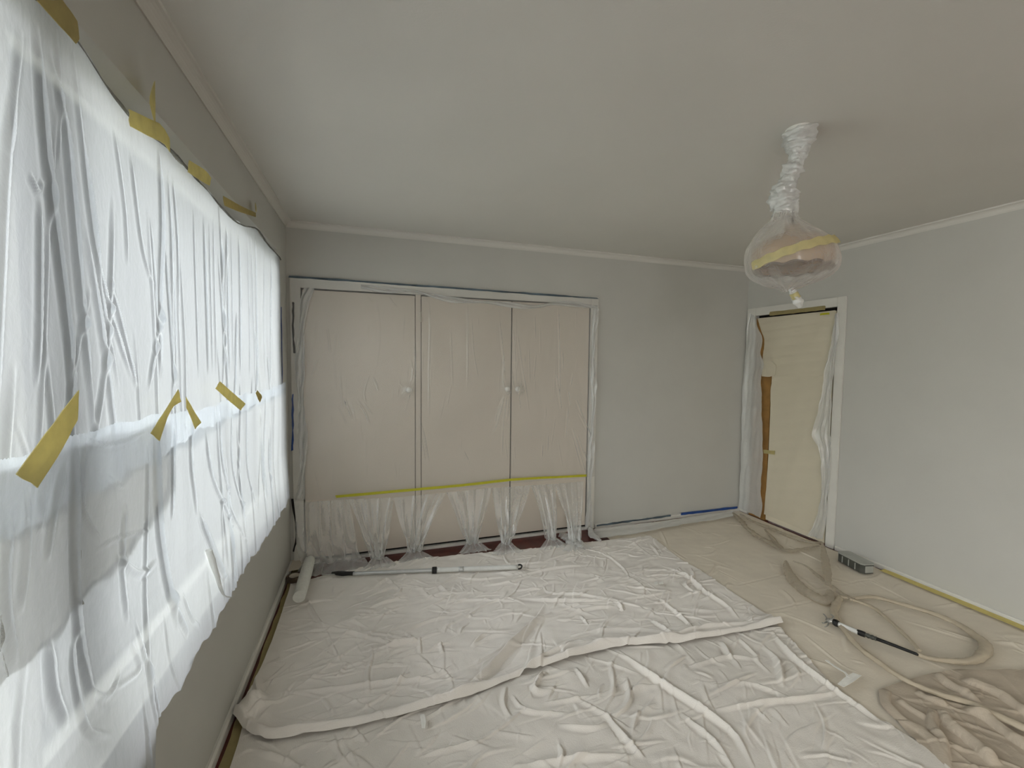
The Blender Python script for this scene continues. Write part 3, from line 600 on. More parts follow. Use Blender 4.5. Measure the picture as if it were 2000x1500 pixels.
# skirt: gathered lower sheet
strips = []
apex = [(0.302,3.281,0.483),(0.388,3.281,0.463),(0.711,3.281,0.445),(1.108,3.281,0.451),(1.475,3.281,0.457),(1.818,3.281,0.450),(2.043,3.281,0.445),(2.316,3.281,0.446)]
pin = [(0.290,3.163,0.050),(0.597,3.136,0.050),(0.850,3.180,0.050),(1.301,3.195,0.050),(1.547,3.102,0.050),(1.929,3.078,0.050),(2.095,2.999,0.050)]
V = []; F = []
for i in range(len(pin)):
    a, b = np.array(apex[i]), np.array(apex[i+1]); p = np.array(pin[i]); nu, nv = 40, 44
    if i == 0: a = np.array((0.03, D-.03, .47))
    n0 = len(V); rr = np.random.RandomState(40+i)
    ph = rr.uniform(0, 6, 4)
    for j in range(nv):
        t = j/(nv-1)
        for k in range(nu):
            u = k/(nu-1); top = a*(1-u)+b*u
            if t < .80:
                q = t/.80; s = q**1.15; s = s + .12*math.sin(math.pi*q)
                wp = .035 if i else .20
                pt = np.array((p[0]+(u-.5)*wp*2, p[1], .055))
                c = top*(1-s)+pt*s
                c[1] -= .03*math.sin(math.pi*q*.9)
                am = .004+.018*q
                c[1] += am*math.sin(u*22+ph[0]+2*math.sin(q*4+ph[1])) + am*.5*math.sin(u*47+ph[2]+q*6); c[0] += am*.7*math.sin(u*31+ph[3]+q*5)
            else:
                q = (t-.80)/.20; wp = .035+q*(.10 if i else .04)
                if i == 0: wp = .20 + q*.05
                c = np.array((p[0]+(u-.5)*2*wp+.012*math.sin(u*25+ph[0]), p[1]-.10*q*(1-1.2*(u-.5)**2)-.01*math.sin(u*9), .055*(1-q)**1.5+.016+.010*abs(math.sin(u*19+ph[1]+q*3))))
                c[1] += .012*math.sin(u*22+ph[0])*(1-q)
            V.append(c)
    idx = np.arange(nu*nv).reshape(nv, nu)+n0
    F.append(np.stack([idx[:-1,:-1], idx[:-1,1:], idx[1:,1:], idx[1:,:-1]], -1).reshape(-1, 4))
V = np.array(V); V[:, 1] = np.minimum(V[:, 1], D-.021); V[:, 2] = np.maximum(V[:, 2], .010)
o = from_arrays('plastic_skirt', V, np.vstack(F), 'skirt')
tag(o, 'clear plastic skirt under the lime tape, gathered into tufts on the floor', 'plastic film')
tag(strip('lime_tape', [(0.303,3.261,0.496),(0.586,3.261,0.498),(0.865,3.261,0.501),(1.222,3.261,0.504),(1.648,3.261,0.517),(2.014,3.261,0.510),(2.334,3.261,0.500)], .020, 'lime', NB, None, 30, .0012, 0, 2, .12), 'long lime green tape strip across the wardrobe plastic', 'tape')
tag(strip('painters_tape', [(0.019,3.293,2.056),(0.266,3.293,2.056),(0.541,3.293,2.053),(1.062,3.293,2.050),(1.640,3.293,2.046),(2.424,3.293,2.041)], .014, 'bluedark', NB, None, 40, .001, 0, 3, .35), 'dark painted-over blue tape along the top of the wardrobe', 'tape')
tag(strip('painters_tape', [(2.464,3.293,0.031),(2.804,3.293,0.032),(3.255,3.293,0.038)], .016, 'bluedark', NB, None, 16, .001, 0, 4, .4), 'smeared grey-blue tape on the back baseboard beside the wardrobe', 'tape')
tag(strip('painters_tape', [(3.373,3.293,0.041),(3.740,3.293,0.039),(4.062,3.293,0.038)], .024, 'blue', NB, None, 16, .001, 0, 5, .15), 'clean blue tape on the back baseboard near the door', 'tape')
for i, (pts, lab) in enumerate((([(0.045,3.293,1.882),(0.039,3.293,1.705),(0.046,3.293,1.528)], 'topmost dark tape length on the left side of the wardrobe'), ([(0.032,3.293,1.241),(0.029,3.293,1.024),(0.023,3.293,0.842)], 'blue tape length halfway down the left side of the wardrobe'), ([(0.018,3.293,0.493),(0.035,3.293,0.325),(0.040,3.293,0.212),(0.019,3.293,0.110)], 'curved dark tape near the floor left of the wardrobe'))):
    tag(strip('painters_tape', pts, .012, 'blue' if i == 1 else 'black', NB, None, 12, .001, 0, 6+i, .5), lab, 'tape')

# ------------------------------------------------------------------ dust sheets on the floor
def fold_field(X, Y, Z, n, seed, box_, ang, sp, hh=(.002, .0075), ww=(.004, .009), LL=(.08, .38)):
    r = np.random.RandomState(seed)
    for k in range(n):
        x = r.uniform(box_[0], box_[1]); y = r.uniform(box_[2], box_[3]); L = r.uniform(*LL); a = ang + r.normal(0, sp)
        b = r.normal(0, .5); dx, dy = math.cos(a), math.sin(a)
        pts = [(x, y), (x+dx*L*.5 - dy*b*L*.15, y+dy*L*.5+dx*b*L*.15), (x+dx*L, y+dy*L)]
        ridge(X, Y, Z, pts, r.uniform(*ww), r.uniform(*hh), r.choice([-.6, .6]), .5)

def dust_sheet(name, b, t, l, r, nu, nv, z0, folds, seed, m, nrand, hemh=0.0, hems=(), ang=0.0, sp=0.6, amp=.003, extra=None, damp=False):
    P = coons(b, t, l, r, nu, nv); X, Y = P[..., 0], P[..., 1]
    Z = np.zeros_like(X)
    u = np.linspace(0, 1, nu)[None, :]; v = np.linspace(0, 1, nv)[:, None]
    for f in folds: ridge(X, Y, Z, f[0], f[1]*.5, f[2]*.78, .5, .5)
    fold_field(X, Y, Z, nrand*3//2, seed, (X.min(), X.max(), Y.min(), Y.max()), ang, sp)
    fold_field(X, Y, Z, nrand, seed+1, (X.min(), X.max(), Y.min(), Y.max()), ang+.9, .9, (.001, .003), (.003, .006), (.04, .18))
    Z += waves(X, Y, amp, 7, seed+2)+waves(X, Y, amp*.4, 30, seed+3, 2)
    if extra is not None: Z += extra(X, Y, u, v)
    if damp: Z = Z*np.clip((1-v)/.10, 0.12, 1)
    Z = z0 + np.maximum(Z, -.004)
    return grid(name, np.stack([X, Y, Z], -1), m)
def xy(L): return [(p[0], p[1]) for p in L]

# tan cover on the right of the room, under the others
cover_folds = [(f, .008, h if h > .0055 else -.006) for f, h in (([(2.755,2.853,0.012),(2.752,2.464,0.012),(2.739,2.015,0.012),(2.796,1.746,0.012)], .005), ([(2.736,2.445,0.012),(2.642,2.170,0.012),(2.648,1.928,0.012)], .005), ([(2.798,2.156,0.012),(3.129,2.174,0.012),(3.408,2.188,0.012)], .004),
  ([(2.788,1.874,0.012),(3.076,1.871,0.012),(3.239,1.863,0.012)], .004), ([(3.830,1.970,0.012),(3.809,1.803,0.012),(3.782,1.650,0.012)], .007), ([(3.562,1.959,0.012),(3.841,1.945,0.012),(3.790,1.822,0.012)], .003), ([(2.825,1.647,0.012),(2.776,1.423,0.012),(2.805,1.348,0.012)], .006), ([(3.141,2.738,0.012),(3.258,2.724,0.012),(3.464,2.768,0.012)], .006), ([(2.922,2.373,0.012),(2.952,2.178,0.012)], .003),
  ([(3.870,1.303,0.012),(3.817,1.222,0.012),(3.784,1.120,0.012)], .006), ([(3.370,1.653,0.012),(3.643,1.653,0.012)], .006), ([(2.853,1.426,0.012),(2.899,1.385,0.012)], .006))]
cover = dust_sheet('floor_cover', [(2.30, 0.45), (3.2, 0.2), (4.07, 0.0)], [(2.46, 3.27), (3.3, 3.275), (4.07, 3.285)], [(2.30, 0.45), (2.36, 1.5), (2.42, 2.6), (2.46, 3.27)], [(4.07, 0.0), (4.07, 1.5), (4.075, 3.285)],
   330, 430, .0045, cover_folds, 61, 'paper', 60, ang=-.6, sp=.8, amp=.0012)
tag(cover, 'smooth tan floor covering along the right wall under the hoses', 'floor covering')

near_edge = xy([(0.021,1.910,0.030),(0.089,1.819,0.030),(0.175,1.750,0.030),(0.320,1.728,0.030),(0.604,1.708,0.030),(0.876,1.717,0.030),(1.039,1.740,0.030),(1.276,1.789,0.030),(1.498,1.807,0.030),(1.731,1.813,0.030),(2.085,1.745,0.030),(2.402,1.725,0.030),(2.747,1.707,0.030)])
near_folds = [(f, w_, h, .35, .1) for f, w_, h in (
  ([(1.756,1.828,0.020),(1.827,1.572,0.020),(1.913,1.351,0.020),(1.937,1.242,0.020),(1.887,1.113,0.020)], .013, .030), ([(2.664,1.716,0.020),(2.574,1.482,0.020),(2.557,1.275,0.020),(2.567,1.082,0.020)], .013, .028), ([(2.510,1.629,0.020),(2.476,1.512,0.020),(2.347,1.378,0.020)], .016, .026), ([(1.933,1.373,0.020),(2.158,1.345,0.020),(2.352,1.309,0.020),(2.602,1.283,0.020)], .010, .020),
  ([(1.799,1.401,0.020),(1.832,1.239,0.020),(1.808,1.118,0.020)], .012, .018), ([(1.497,1.777,0.020),(1.494,1.643,0.020)], .012, .018), ([(1.495,1.509,0.020),(1.505,1.389,0.020),(1.530,1.267,0.020)], .013, .022), ([(1.260,1.747,0.020),(1.324,1.778,0.020),(1.255,1.701,0.020),(1.332,1.677,0.020)], .016, .026), ([(1.697,1.646,0.020),(1.622,1.512,0.020),(1.505,1.465,0.020)], .014, .020), ([(1.641,1.464,0.020),(1.551,1.387,0.020)], .011, .016), ([(1.683,1.757,0.020),(1.597,1.595,0.020),(1.537,1.538,0.020)], .012, .016),
  ([(1.259,1.619,0.020),(1.398,1.605,0.020),(1.542,1.590,0.020)], .010, .014), ([(1.279,1.504,0.020),(1.412,1.448,0.020),(1.478,1.460,0.020)], .012, .016), ([(1.147,1.704,0.020),(1.183,1.606,0.020),(1.343,1.542,0.020)], .010, .014), ([(1.044,1.388,0.020),(1.235,1.359,0.020),(1.502,1.297,0.020)], .012, .018), ([(2.328,1.719,0.020),(2.270,1.595,0.020)], .013, .024), ([(2.437,1.708,0.020),(2.410,1.571,0.020)], .011, .016), ([(2.061,1.678,0.020),(1.892,1.620,0.020)], .011, .014), ([(2.022,1.615,0.020),(2.260,1.617,0.020),(2.418,1.549,0.020)], .011, .014),
  ([(2.317,1.488,0.020),(2.133,1.461,0.020),(1.964,1.435,0.020)], .011, .014), ([(1.243,1.423,0.020),(1.243,1.378,0.020),(1.200,1.328,0.020)], .010, .012), ([(1.138,1.753,0.020),(1.098,1.660,0.020),(1.109,1.588,0.020)], .012, .018), ([(0.411,1.730,0.020),(0.447,1.627,0.020),(0.495,1.549,0.020)], .012, .012), ([(0.142,1.745,0.020),(0.260,1.664,0.020),(0.337,1.599,0.020)], .014, .014), ([(0.691,1.529,0.020),(0.824,1.531,0.020),(1.003,1.521,0.020)], .010, .012), ([(0.487,1.731,0.020),(0.546,1.641,0.020)], .012, .014))]
near = dust_sheet('dust_sheet', [(0.03, 0.62), (1.5, 0.55), (2.62, 0.45)], [(near_edge[0][0]+.03, near_edge[0][1]+.10)]+[(p[0], p[1]+.10) for p in near_edge[1:]]+[(2.68, 1.76)], [(0.03, 0.62), (0.065, 1.3), (0.07, 1.75), (near_edge[0][0]+.03, near_edge[0][1]+.10)], xy([(2.569,0.821,0.020),(2.578,0.909,0.020),(2.597,1.019,0.020),(2.565,1.176,0.020),(2.575,1.298,0.020),(2.611,1.463,0.020),(2.677,1.721,0.020)]) + [(2.68, 1.76)],
   620, 420, .016, near_folds, 71, 'cloth2', 230, ang=.35, sp=.7, amp=.003, extra=lambda X, Y, u, v: 0*X, damp=True)
tag(near, 'near cotton dust sheet with long diagonal fold ridges', 'dust sheet')

far_folds = [(f, w_, h, .35, .15) for f, w_, h in (
  ([(0.855,1.724,0.030),(1.010,1.812,0.030),(1.248,2.015,0.030),(1.411,2.146,0.030),(1.561,2.217,0.030)], .022, .045), ([(0.912,1.678,0.030),(1.161,1.749,0.030),(1.290,1.827,0.030),(1.453,1.890,0.030),(1.650,1.879,0.030),(1.843,1.845,0.030)], .018, .030), ([(1.423,1.823,0.030),(1.643,1.864,0.030),(1.998,1.797,0.030),(2.178,1.817,0.030),(2.384,1.814,0.030),(2.758,1.748,0.030)], .018, .030),
  ([(2.554,2.526,0.030),(2.629,2.347,0.030),(2.594,2.118,0.030),(2.607,1.965,0.030),(2.563,1.828,0.030)], .013, .022), ([(2.743,2.429,0.030),(2.656,2.303,0.030),(2.534,2.235,0.030),(2.540,2.104,0.030)], .012, .020), ([(1.014,2.519,0.030),(1.225,2.455,0.030),(1.429,2.369,0.030)], .009, .014), ([(1.412,2.416,0.030),(1.614,2.325,0.030),(2.002,2.195,0.030)], .011, .020), ([(1.622,2.511,0.030),(1.634,2.410,0.030),(1.797,2.341,0.030),(1.987,2.199,0.030)], .010, .014), ([(1.987,2.199,0.030),(1.978,2.128,0.030),(1.978,2.168,0.030)], .018, .022),
  ([(2.030,2.210,0.030),(2.227,2.198,0.030),(2.393,2.211,0.030)], .010, .012), ([(2.271,2.155,0.030),(2.264,1.961,0.030),(2.250,1.841,0.030)], .012, .020), ([(2.077,1.992,0.030),(2.100,1.887,0.030),(2.110,1.815,0.030)], .010, .018), ([(1.597,2.139,0.030),(1.716,2.181,0.030),(1.948,2.165,0.030)], .010, .014), ([(1.707,2.131,0.030),(1.703,2.032,0.030)], .010, .012), ([(1.555,1.985,0.030),(1.708,1.983,0.030),(1.937,1.937,0.030),(2.160,1.836,0.030)], .012, .016),
  ([(0.590,2.205,0.030),(0.718,2.199,0.030),(0.769,2.192,0.030),(0.723,2.277,0.030)], .012, .020), ([(0.326,2.430,0.030),(0.487,2.335,0.030),(0.715,2.166,0.030)], .010, .016), ([(0.363,2.452,0.030),(0.456,2.453,0.030),(0.538,2.379,0.030)], .009, .012), ([(0.694,2.249,0.030),(0.810,2.330,0.030),(0.987,2.361,0.030)], .010, .016), ([(0.552,2.229,0.030),(0.560,2.127,0.030),(0.542,2.023,0.030),(0.548,1.877,0.030)], .012, .016), ([(0.625,2.107,0.030),(0.663,2.142,0.030),(0.740,2.158,0.030)], .010, .014), ([(0.631,1.897,0.030),(0.701,1.947,0.030),(0.725,1.967,0.030)], .010, .014), ([(0.397,2.034,0.030),(0.422,2.078,0.030),(0.437,2.127,0.030)], .009, .014),
  ([(0.176,2.791,0.030),(0.241,2.604,0.030),(0.313,2.434,0.030)], .010, .016), ([(0.313,2.434,0.030),(0.380,2.241,0.030),(0.430,2.093,0.030)], .007, .008), ([(0.565,2.797,0.030),(0.646,2.874,0.030),(0.692,2.792,0.030)], .012, .020), ([(0.522,2.561,0.030),(0.654,2.605,0.030),(0.763,2.643,0.030)], .010, .016), ([(0.738,2.745,0.030),(0.719,2.687,0.030),(0.671,2.671,0.030)], .012, .016), ([(0.979,2.705,0.030),(1.012,2.598,0.030)], .012, .016), ([(1.039,2.050,0.030),(1.110,2.122,0.030),(1.168,2.126,0.030)], .012, .018), ([(0.896,2.144,0.030),(0.896,2.042,0.030)], .012, .016), ([(0.798,2.218,0.030),(0.789,2.075,0.030)], .012, .014),
  ([(1.216,2.849,0.030),(1.516,2.838,0.030),(1.816,2.789,0.030)], .010, .012), ([(1.459,2.664,0.030),(1.776,2.696,0.030),(2.087,2.666,0.030)], .010, .014), ([(2.267,2.830,0.030),(2.259,2.535,0.030),(2.212,2.401,0.030)], .009, .010), ([(2.634,2.693,0.030),(2.848,2.782,0.030),(2.993,2.886,0.030)], .010, .012), ([(2.700,2.847,0.030),(2.633,2.630,0.030)], .010, .014), ([(0.184,2.100,0.030),(0.310,2.130,0.030),(0.470,2.136,0.030)], .008, .008), ([(0.159,2.013,0.030),(0.413,1.965,0.030),(0.722,1.927,0.030),(0.898,1.846,0.030)], .012, .014), ([(1.409,2.510,0.030),(1.603,2.464,0.030)], .008, .010),
  ([(0.122,1.910,0.030),(0.066,2.072,0.030),(0.030,2.182,0.030)], .014, .016), ([(1.066,2.819,0.030),(1.221,2.714,0.030),(1.432,2.694,0.030)], .010, .012), ([(1.236,2.627,0.030),(1.406,2.610,0.030),(1.605,2.656,0.030)], .009, .012))]
def hemroll(X, Y, u, v):
    # hem along the near edge: a soft roll that drops at the very edge
    d = v * 1.25
    z = .036*np.exp(-((d-.020)/.018)**2) + .008*np.exp(-((d-.07)/.03)**2) + .006*np.exp(-d/.25)
    lump = .075*np.exp(-((X-.085)**2/.0022+(Y-1.945)**2/.0030)) + .022*np.exp(-((X-.15)**2/.0012+(Y-1.87)**2/.006))
    return z*(.6+.4*np.sin(u*14)**2) + lump
far = dust_sheet('dust_sheet', near_edge, xy([(0.002,3.174,0.020),(0.141,3.046,0.020),(0.329,3.083,0.020),(0.600,3.110,0.020),(1.040,3.111,0.020),(1.428,3.076,0.020),(1.927,3.040,0.020),(2.310,3.027,0.020),(2.804,2.988,0.020)]), [(p[0]+.035*min(1, i/2), p[1]) for i, p in enumerate([(0.017,1.923,0.020),(0.018,2.025,0.020),(0.020,2.270,0.020),(0.024,2.516,0.020),(0.019,2.799,0.020),(0.011,3.017,0.020)])]+[[(0.002,3.174,0.020)][0][:2]], xy([(2.762,1.719,0.020),(2.758,1.995,0.020),(2.774,2.362,0.020),(2.761,2.614,0.020),(2.804,2.988,0.020)]),
   720, 480, .020, far_folds, 81, 'cloth', 300, ang=.15, sp=.6, amp=.0035, extra=hemroll)
tag(far, 'far cotton dust sheet with a thick rolled front hem in front of the wardrobe', 'dust sheet')

# ------------------------------------------------------------------ floor edges
NZ = (0, 0, 1)
tag(strip('masking_tape', [(.052, 3.26, .006), (.05, 2.6, .006), (.055, 2.0, .006), (.05, 1.2, .006)], .05, 'tapedark', NZ, None, 30, .001, 0, 31, .2), 'dull olive tape on the floor along the wall under the window', 'tape')
tag(strip('masking_tape', [(W-.052, 2.0, .016), (W-.05, 1.2, .016), (W-.052, .2, .016)], .06, 'tapefloor', NZ, None, 30, .001, 0, 32, .1), 'long yellow tape on the floor along the right wall', 'tape')

# ------------------------------------------------------------------ masking over the door
NR = (-1, 0, 0)
def drape(name, A, B, m, normal, nu=24, nv=80, amp=.006, f=6.0, seed=0, curl=0.012):
    """loose film between two edge lines, rippled along normal, edges curling out"""
    A = spline(A, nv); B = spline(B, nv); n = np.asarray(normal, float); r = np.random.RandomState(seed); p = r.uniform(0, 6.28, 6)
    u = np.linspace(0, 1, nu)[None, :, None]; v = np.linspace(0, 1, nv)[:, None, None]
    P = A[:, None]*(1-u) + B[:, None]*u
    h = amp*(np.sin(u*f*2.1+2.2*np.sin(v*7+p[0])+p[1]) + .6*np.sin(u*f*4.7+v*13+p[2]) + .5*np.sin(v*41+p[3]+3*u) + .35*np.sin(v*83+u*9+p[4])) + curl*(2*np.abs(u-.5))**4
    h = h + amp*.5*r.uniform(-1, 1, (nv, nu, 1))*.4
    return grid(name, P + n*np.maximum(h, -.004), m)
tag(drape('plastic_film', [(4.085,3.256,1.985),(4.085,3.283,1.796),(4.085,3.290,1.442),(4.084,3.288,1.033),(4.085,3.287,0.515),(4.085,3.289,0.032)], [(4.085,3.178,1.937),(4.084,3.138,1.827),(4.085,3.088,1.727),(4.085,3.104,1.592),(4.085,3.076,1.485),(4.085,3.098,1.358),(4.085,3.066,1.058),(4.085,3.041,0.768),(4.085,3.043,0.472),(4.085,3.044,0.274),(4.085,3.009,0.137),(4.084,3.031,0.020)], 'milky', NR, 22, 90, .006, 5, 51), 'clouded plastic strip over the left casing of the door', 'plastic film')
tag(drape('plastic_film', [(4.083,2.440,1.897),(4.083,2.451,1.706),(4.083,2.491,1.458),(4.083,2.524,1.119),(4.083,2.565,0.920),(4.083,2.506,0.780),(4.083,2.483,0.486),(4.083,2.497,0.265),(4.083,2.565,0.038)], [(4.083,2.421,1.903),(4.083,2.409,1.744),(4.083,2.420,1.582),(4.083,2.426,1.295),(4.083,2.423,0.923),(4.083,2.416,0.631),(4.083,2.424,0.376),(4.083,2.433,0.160),(4.083,2.453,0.049)], 'milky', NR, 22, 110, .009, 6, 52), 'crumpled plastic strip hanging down the right edge of the door', 'plastic film')
tag(drape('masking_sheet', [(4.103,3.182,1.929),(4.103,3.142,1.813),(4.103,3.098,1.713),(4.102,3.106,1.543),(4.103,3.087,1.373)], [(4.103,2.456,1.928),(4.103,2.461,1.707),(4.103,2.462,1.583),(4.103,2.464,1.459),(4.103,2.469,1.396)], 'creamfilm', NR, 40, 40, .002, 5, 53, .002), 'cream masking sheet over the upper part of the door', 'masking sheet')
tag(drape('masking_sheet', [(4.103,2.968,1.378),(4.103,3.004,1.256),(4.103,2.991,0.776),(4.103,3.002,0.555),(4.102,3.010,0.283),(4.103,3.016,0.063)], [(4.103,2.469,1.396),(4.103,2.472,1.124),(4.102,2.467,0.702),(4.103,2.470,0.359),(4.103,2.484,0.059)], 'creamfilm', NR, 40, 70, .002, 5, 54, .003), 'cream masking sheet over the lower part of the door', 'masking sheet')
tag(strip('masking_tape', [(4.091,3.045,1.958),(4.091,2.806,1.956),(4.091,2.530,1.956)], .035, 'tapedark', NR, None, 14, .0012, 0, 55, .1), 'brown tape across the door head under the lamp', 'tape')
tag(strip('masking_tape', [(4.097,2.574,1.907),(4.097,2.499,1.907)], .016, 'lime', NR, None, 6, .0012, 0, 56, .2), 'tiny greenish tape on the top right corner of the door', 'tape')
tag(strip('masking_tape', [(4.097,3.051,0.657),(4.097,2.933,0.672)], .035, 'tape', NR, None, 6, .0012, 0, 57, .1), 'small pale tape across the brown door jamb', 'tape')
tag(patch('plastic_scrap', [(4.095,3.109,1.514),(4.095,3.016,1.519),(4.095,2.955,1.477)], [(4.095,3.102,1.373),(4.095,3.019,1.371),(4.095,2.962,1.392)], 'creamfilm', NR, None, .001, 8), 'torn white scrap stuck above the brown door jamb', 'plastic scrap')
tag(tube('plastic_thread', [(4.029,3.281,1.704),(3.992,3.281,1.663),(3.949,3.281,1.622),(3.919,3.281,1.597)], [.0008, .0015, .0012, .0006], 'pole', None, 16, 6), 'thin pale thread sticking out from the back corner by the door', 'thread')

# ------------------------------------------------------------------ wrapped pendant lamp
lx, ly = 2.188, 1.310
lamp = empty('pendant_lamp', (lx, ly, H))
def L_(o): return sub(o, lamp)
RX, RY = 0.951, -0.310      # a horizontal direction across the lamp as the room is seen
L_(lathe('ceiling_rose', [(0.0, H-.03), (.03, H-.028), (.045, H-.012), (.048, H)], 'trim', lamp, (2.204, 1.315, 0), 24))
L_(tube('cord', [(2.204, 1.315, H-.02), (2.195, 1.313, 2.3), (lx, ly, 2.02)], [.004, .004], 'rubber', lamp, 14, 8))
sc = lambda a, z: 1 + 0.0*a
sh = L_(lathe('shade', [(.142, 1.880), (.146, 1.905), (.146, 1.935), (.138, 1.962), (.11, 1.99), (.06, 2.012), (.028, 2.022), (.026, 2.05), (.0, 2.052)], 'shade', lamp, (lx, ly, 0), 48))
rp = np.zeros((3, 97, 3))
for j in range(97):
    a = 2*math.pi*j/96; sz = .012*abs(math.sin(a*6))
    for i, (rr_, dz) in enumerate(((.145, .006), (.1475, 0), (.143, -.004))): rp[i, j] = (lx+rr_*math.cos(a), ly+rr_*math.sin(a), 1.868+sz+dz)
r_ = grid('scalloped_rim', rp, 'shaderim', sh); r_.location = (0, 0, 0)
L_(tube('bulb_holder', [(lx, ly, 2.02), (lx, ly, 1.95)], [.022, .02], 'shaderim', lamp, 6, 14))
up = [(2.200,1.316,2.429),(2.203,1.315,2.411),(2.206,1.314,2.383),(2.207,1.314,2.359),(2.206,1.314,2.335),(2.202,1.316,2.303),(2.191,1.319,2.282),(2.182,1.322,2.262),(2.175,1.324,2.242),(2.166,1.327,2.213),(2.158,1.330,2.177),(2.158,1.330,2.144),(2.163,1.328,2.120),(2.158,1.330,2.091)]
L_(tube('upper_wrap', up, [.052, .054, .048, .036, .029, .026, .038, .030, .030, .042, .052, .047, .040, .040], 'milky', lamp, 110, 28, .22, 61, twist=7.0))
L_(tube('inner_wrap', up[:13], [.036, .036, .03, .024, .020, .017, .024, .02, .02, .026, .03, .028, .022], 'milky', lamp, 80, 20, .35, 62, twist=-9.0))
bagr = [(-.034, 2.098, .038), (-.034, 2.072, .046), (-.034, 2.046, .070), (-.028, 2.018, .102), (-.020, 1.990, .132), (-.010, 1.960, .153), (-.003, 1.925, .163), (0, 1.895, .164), (0, 1.868, .157), (-.002, 1.838, .124), (-.005, 1.815, .080), (-.008, 1.799, .032), (-.009, 1.788, .016)]
bq = spline(bagr, 110); ba = np.linspace(0, 2*math.pi, 96, endpoint=False); BG = np.zeros((110, 96, 3))
for i in range(110):
    dx, z, r_0 = bq[i]; tt_ = i/109
    wr0 = .012 + .09*max(0, (tt_-.62)/.38) + .09*max(0, (.42-tt_)/.42)
    k = 1 + wr0*(np.sin(7*ba+1.1*math.sin(tt_*9)) + .7*np.sin(13*ba+2*math.sin(tt_*6)+1) + .5*np.sin(23*ba+tt_*8))
    if .40 < tt_ < .66: k = np.maximum(k, .985)
    BG[i] = np.stack([lx+dx*RX+r_0*k*np.cos(ba), ly+dx*RY+r_0*k*np.sin(ba), z+.004*np.sin(5*ba+tt_*5)], 1)
L_(grid('plastic_bag', BG, 'wrap', lamp, closed=True))
tl_ = [(2.205,1.315,1.804),(2.213,1.312,1.783),(2.226,1.308,1.762),(2.235,1.305,1.742),(2.242,1.303,1.723)]
L_(tube('gathered_tail', tl_, [.015, .013, .016, .018, .006], 'milky', lamp, 30, 18, .2, 64))
L_(tube('tail_tape', tl_[1:3], [.0155, .0165], 'tape', lamp, 8, 18, .05, 65))
bp_ = np.zeros((5, 60, 3))
for j in range(60):
    al = math.radians(185 + (312-185)*j/59)          # angle in (across, away) axes: 180 = one side, 270 = facing the room's near end
    ca, sa = math.cos(al), math.sin(al); cx_, cy_ = RX*ca - (-RY)*-sa*-1*0, 0
    ex, ey = RX*ca + (-RY)*sa, RY*ca + RX*sa
    zc = 1.918 + .040*ca - .030*sa*.9
    for i in range(5):
        rr_ = float(np.interp(zc - .017 + .0085*i, [b_[1] for b_ in bagr[::-1]], [b_[2] for b_ in bagr[::-1]])) + .0055 + .001*math.sin(j*.9+i); bp_[i, j] = (lx+rr_*ex, ly+rr_*ey, zc - .017 + .0085*i + .002*math.sin(j*.7))
L_(grid('tape_band', bp_, 'tape', lamp))
tag(lamp, 'pendant lamp wrapped in plastic with yellow tape round its tan shade', 'lamp')

# ------------------------------------------------------------------ paint roller on its pole
rl = empty('paint_roller', (0.2, 2.95, 0.03))
def Q_(o): return sub(o, rl)
ends = [(0.143,3.157,0.095),(0.149,2.675,0.095)]
Q_(tube('roller_cover', ends, [.034, .036, .037, .037, .036, .034], 'nap', rl, 40, 28, .02, 71))
wire = [(0.134,3.200,0.095),(0.188,3.192,0.095),(0.236,3.170,0.095)]+[(0.228,3.150,0.050),(0.232,3.022,0.050),(0.272,3.003,0.050),(0.317,2.989,0.050)]
Q_(tube('wire_frame', wire, [.0042, .0042], 'steel', rl, 70, 10))
Q_(tube('handle', [(0.295,3.028,0.045),(0.361,3.001,0.045),(0.440,2.977,0.045)], [.007, .014, .016, .013, .014], 'rubber', rl, 30, 16))
Q_(tube('pole', [(0.433,2.975,0.045),(0.698,2.921,0.045),(0.961,2.868,0.045)], [.013, .013], 'alu', rl, 20, 18))
Q_(tube('clip', [(0.947,2.870,0.045),(0.978,2.865,0.045)], [.021, .022, .021], 'rubber', rl, 8, 16))
pt_ = Q_(tube('outer_pole', [(0.975,2.865,0.045),(1.243,2.805,0.045),(1.530,2.742,0.045)], [.0165, .0165, .016], 'pole', rl, 24, 18))
for a, b in (((897, 1111.7), (903, 1111.5)), ):
    o = tube('pole_band', [(1.125,2.832,0.045),(1.160,2.824,0.045)], [.0172, .0172], 'alu', pt_, 4, 18)
Q_(tube('end_hook', [(1.514,2.740,0.050),(1.545,2.762,0.050),(1.557,2.743,0.050),(1.538,2.710,0.050),(1.519,2.708,0.050)], [.006, .006, .005], 'rubber', rl, 24, 10))
tag(rl, 'white paint roller on a long white and silver pole in front of the wardrobe', 'paint roller')
tr_ = [(0.087,3.035,0.020)][0]
t = empty('tape_roll', (tr_[0]-.02, tr_[1], .03))
ro = lathe('roll', [(.032, 0), (.050, 0), (.052, .004), (.052, .024), (.050, .028), (.032, .028), (.032, 0)], 'brownroll', t, (0, 0, 0), 32)
lathe('core', [(.030, 0), (.0325, 0), (.0325, .029), (.030, .029), (.030, 0)], 'paper', t, (0, 0, 0), 28)
tag(t, 'brown roll of tape lying under the white roller cover', 'tape roll')
q = [(0.009,3.210,0.060)][0]
tag(patch('paper_scrap', [(-0.001,3.325,0.030),(0.071,3.312,0.030),(0.126,3.255,0.030)], [(0.002,3.139,0.030),(0.063,3.150,0.030),(0.119,3.164,0.030)], 'paper', NZ, None, .002, 8, .01), 'crumpled tan paper scrap in the corner behind the roller', 'paper')

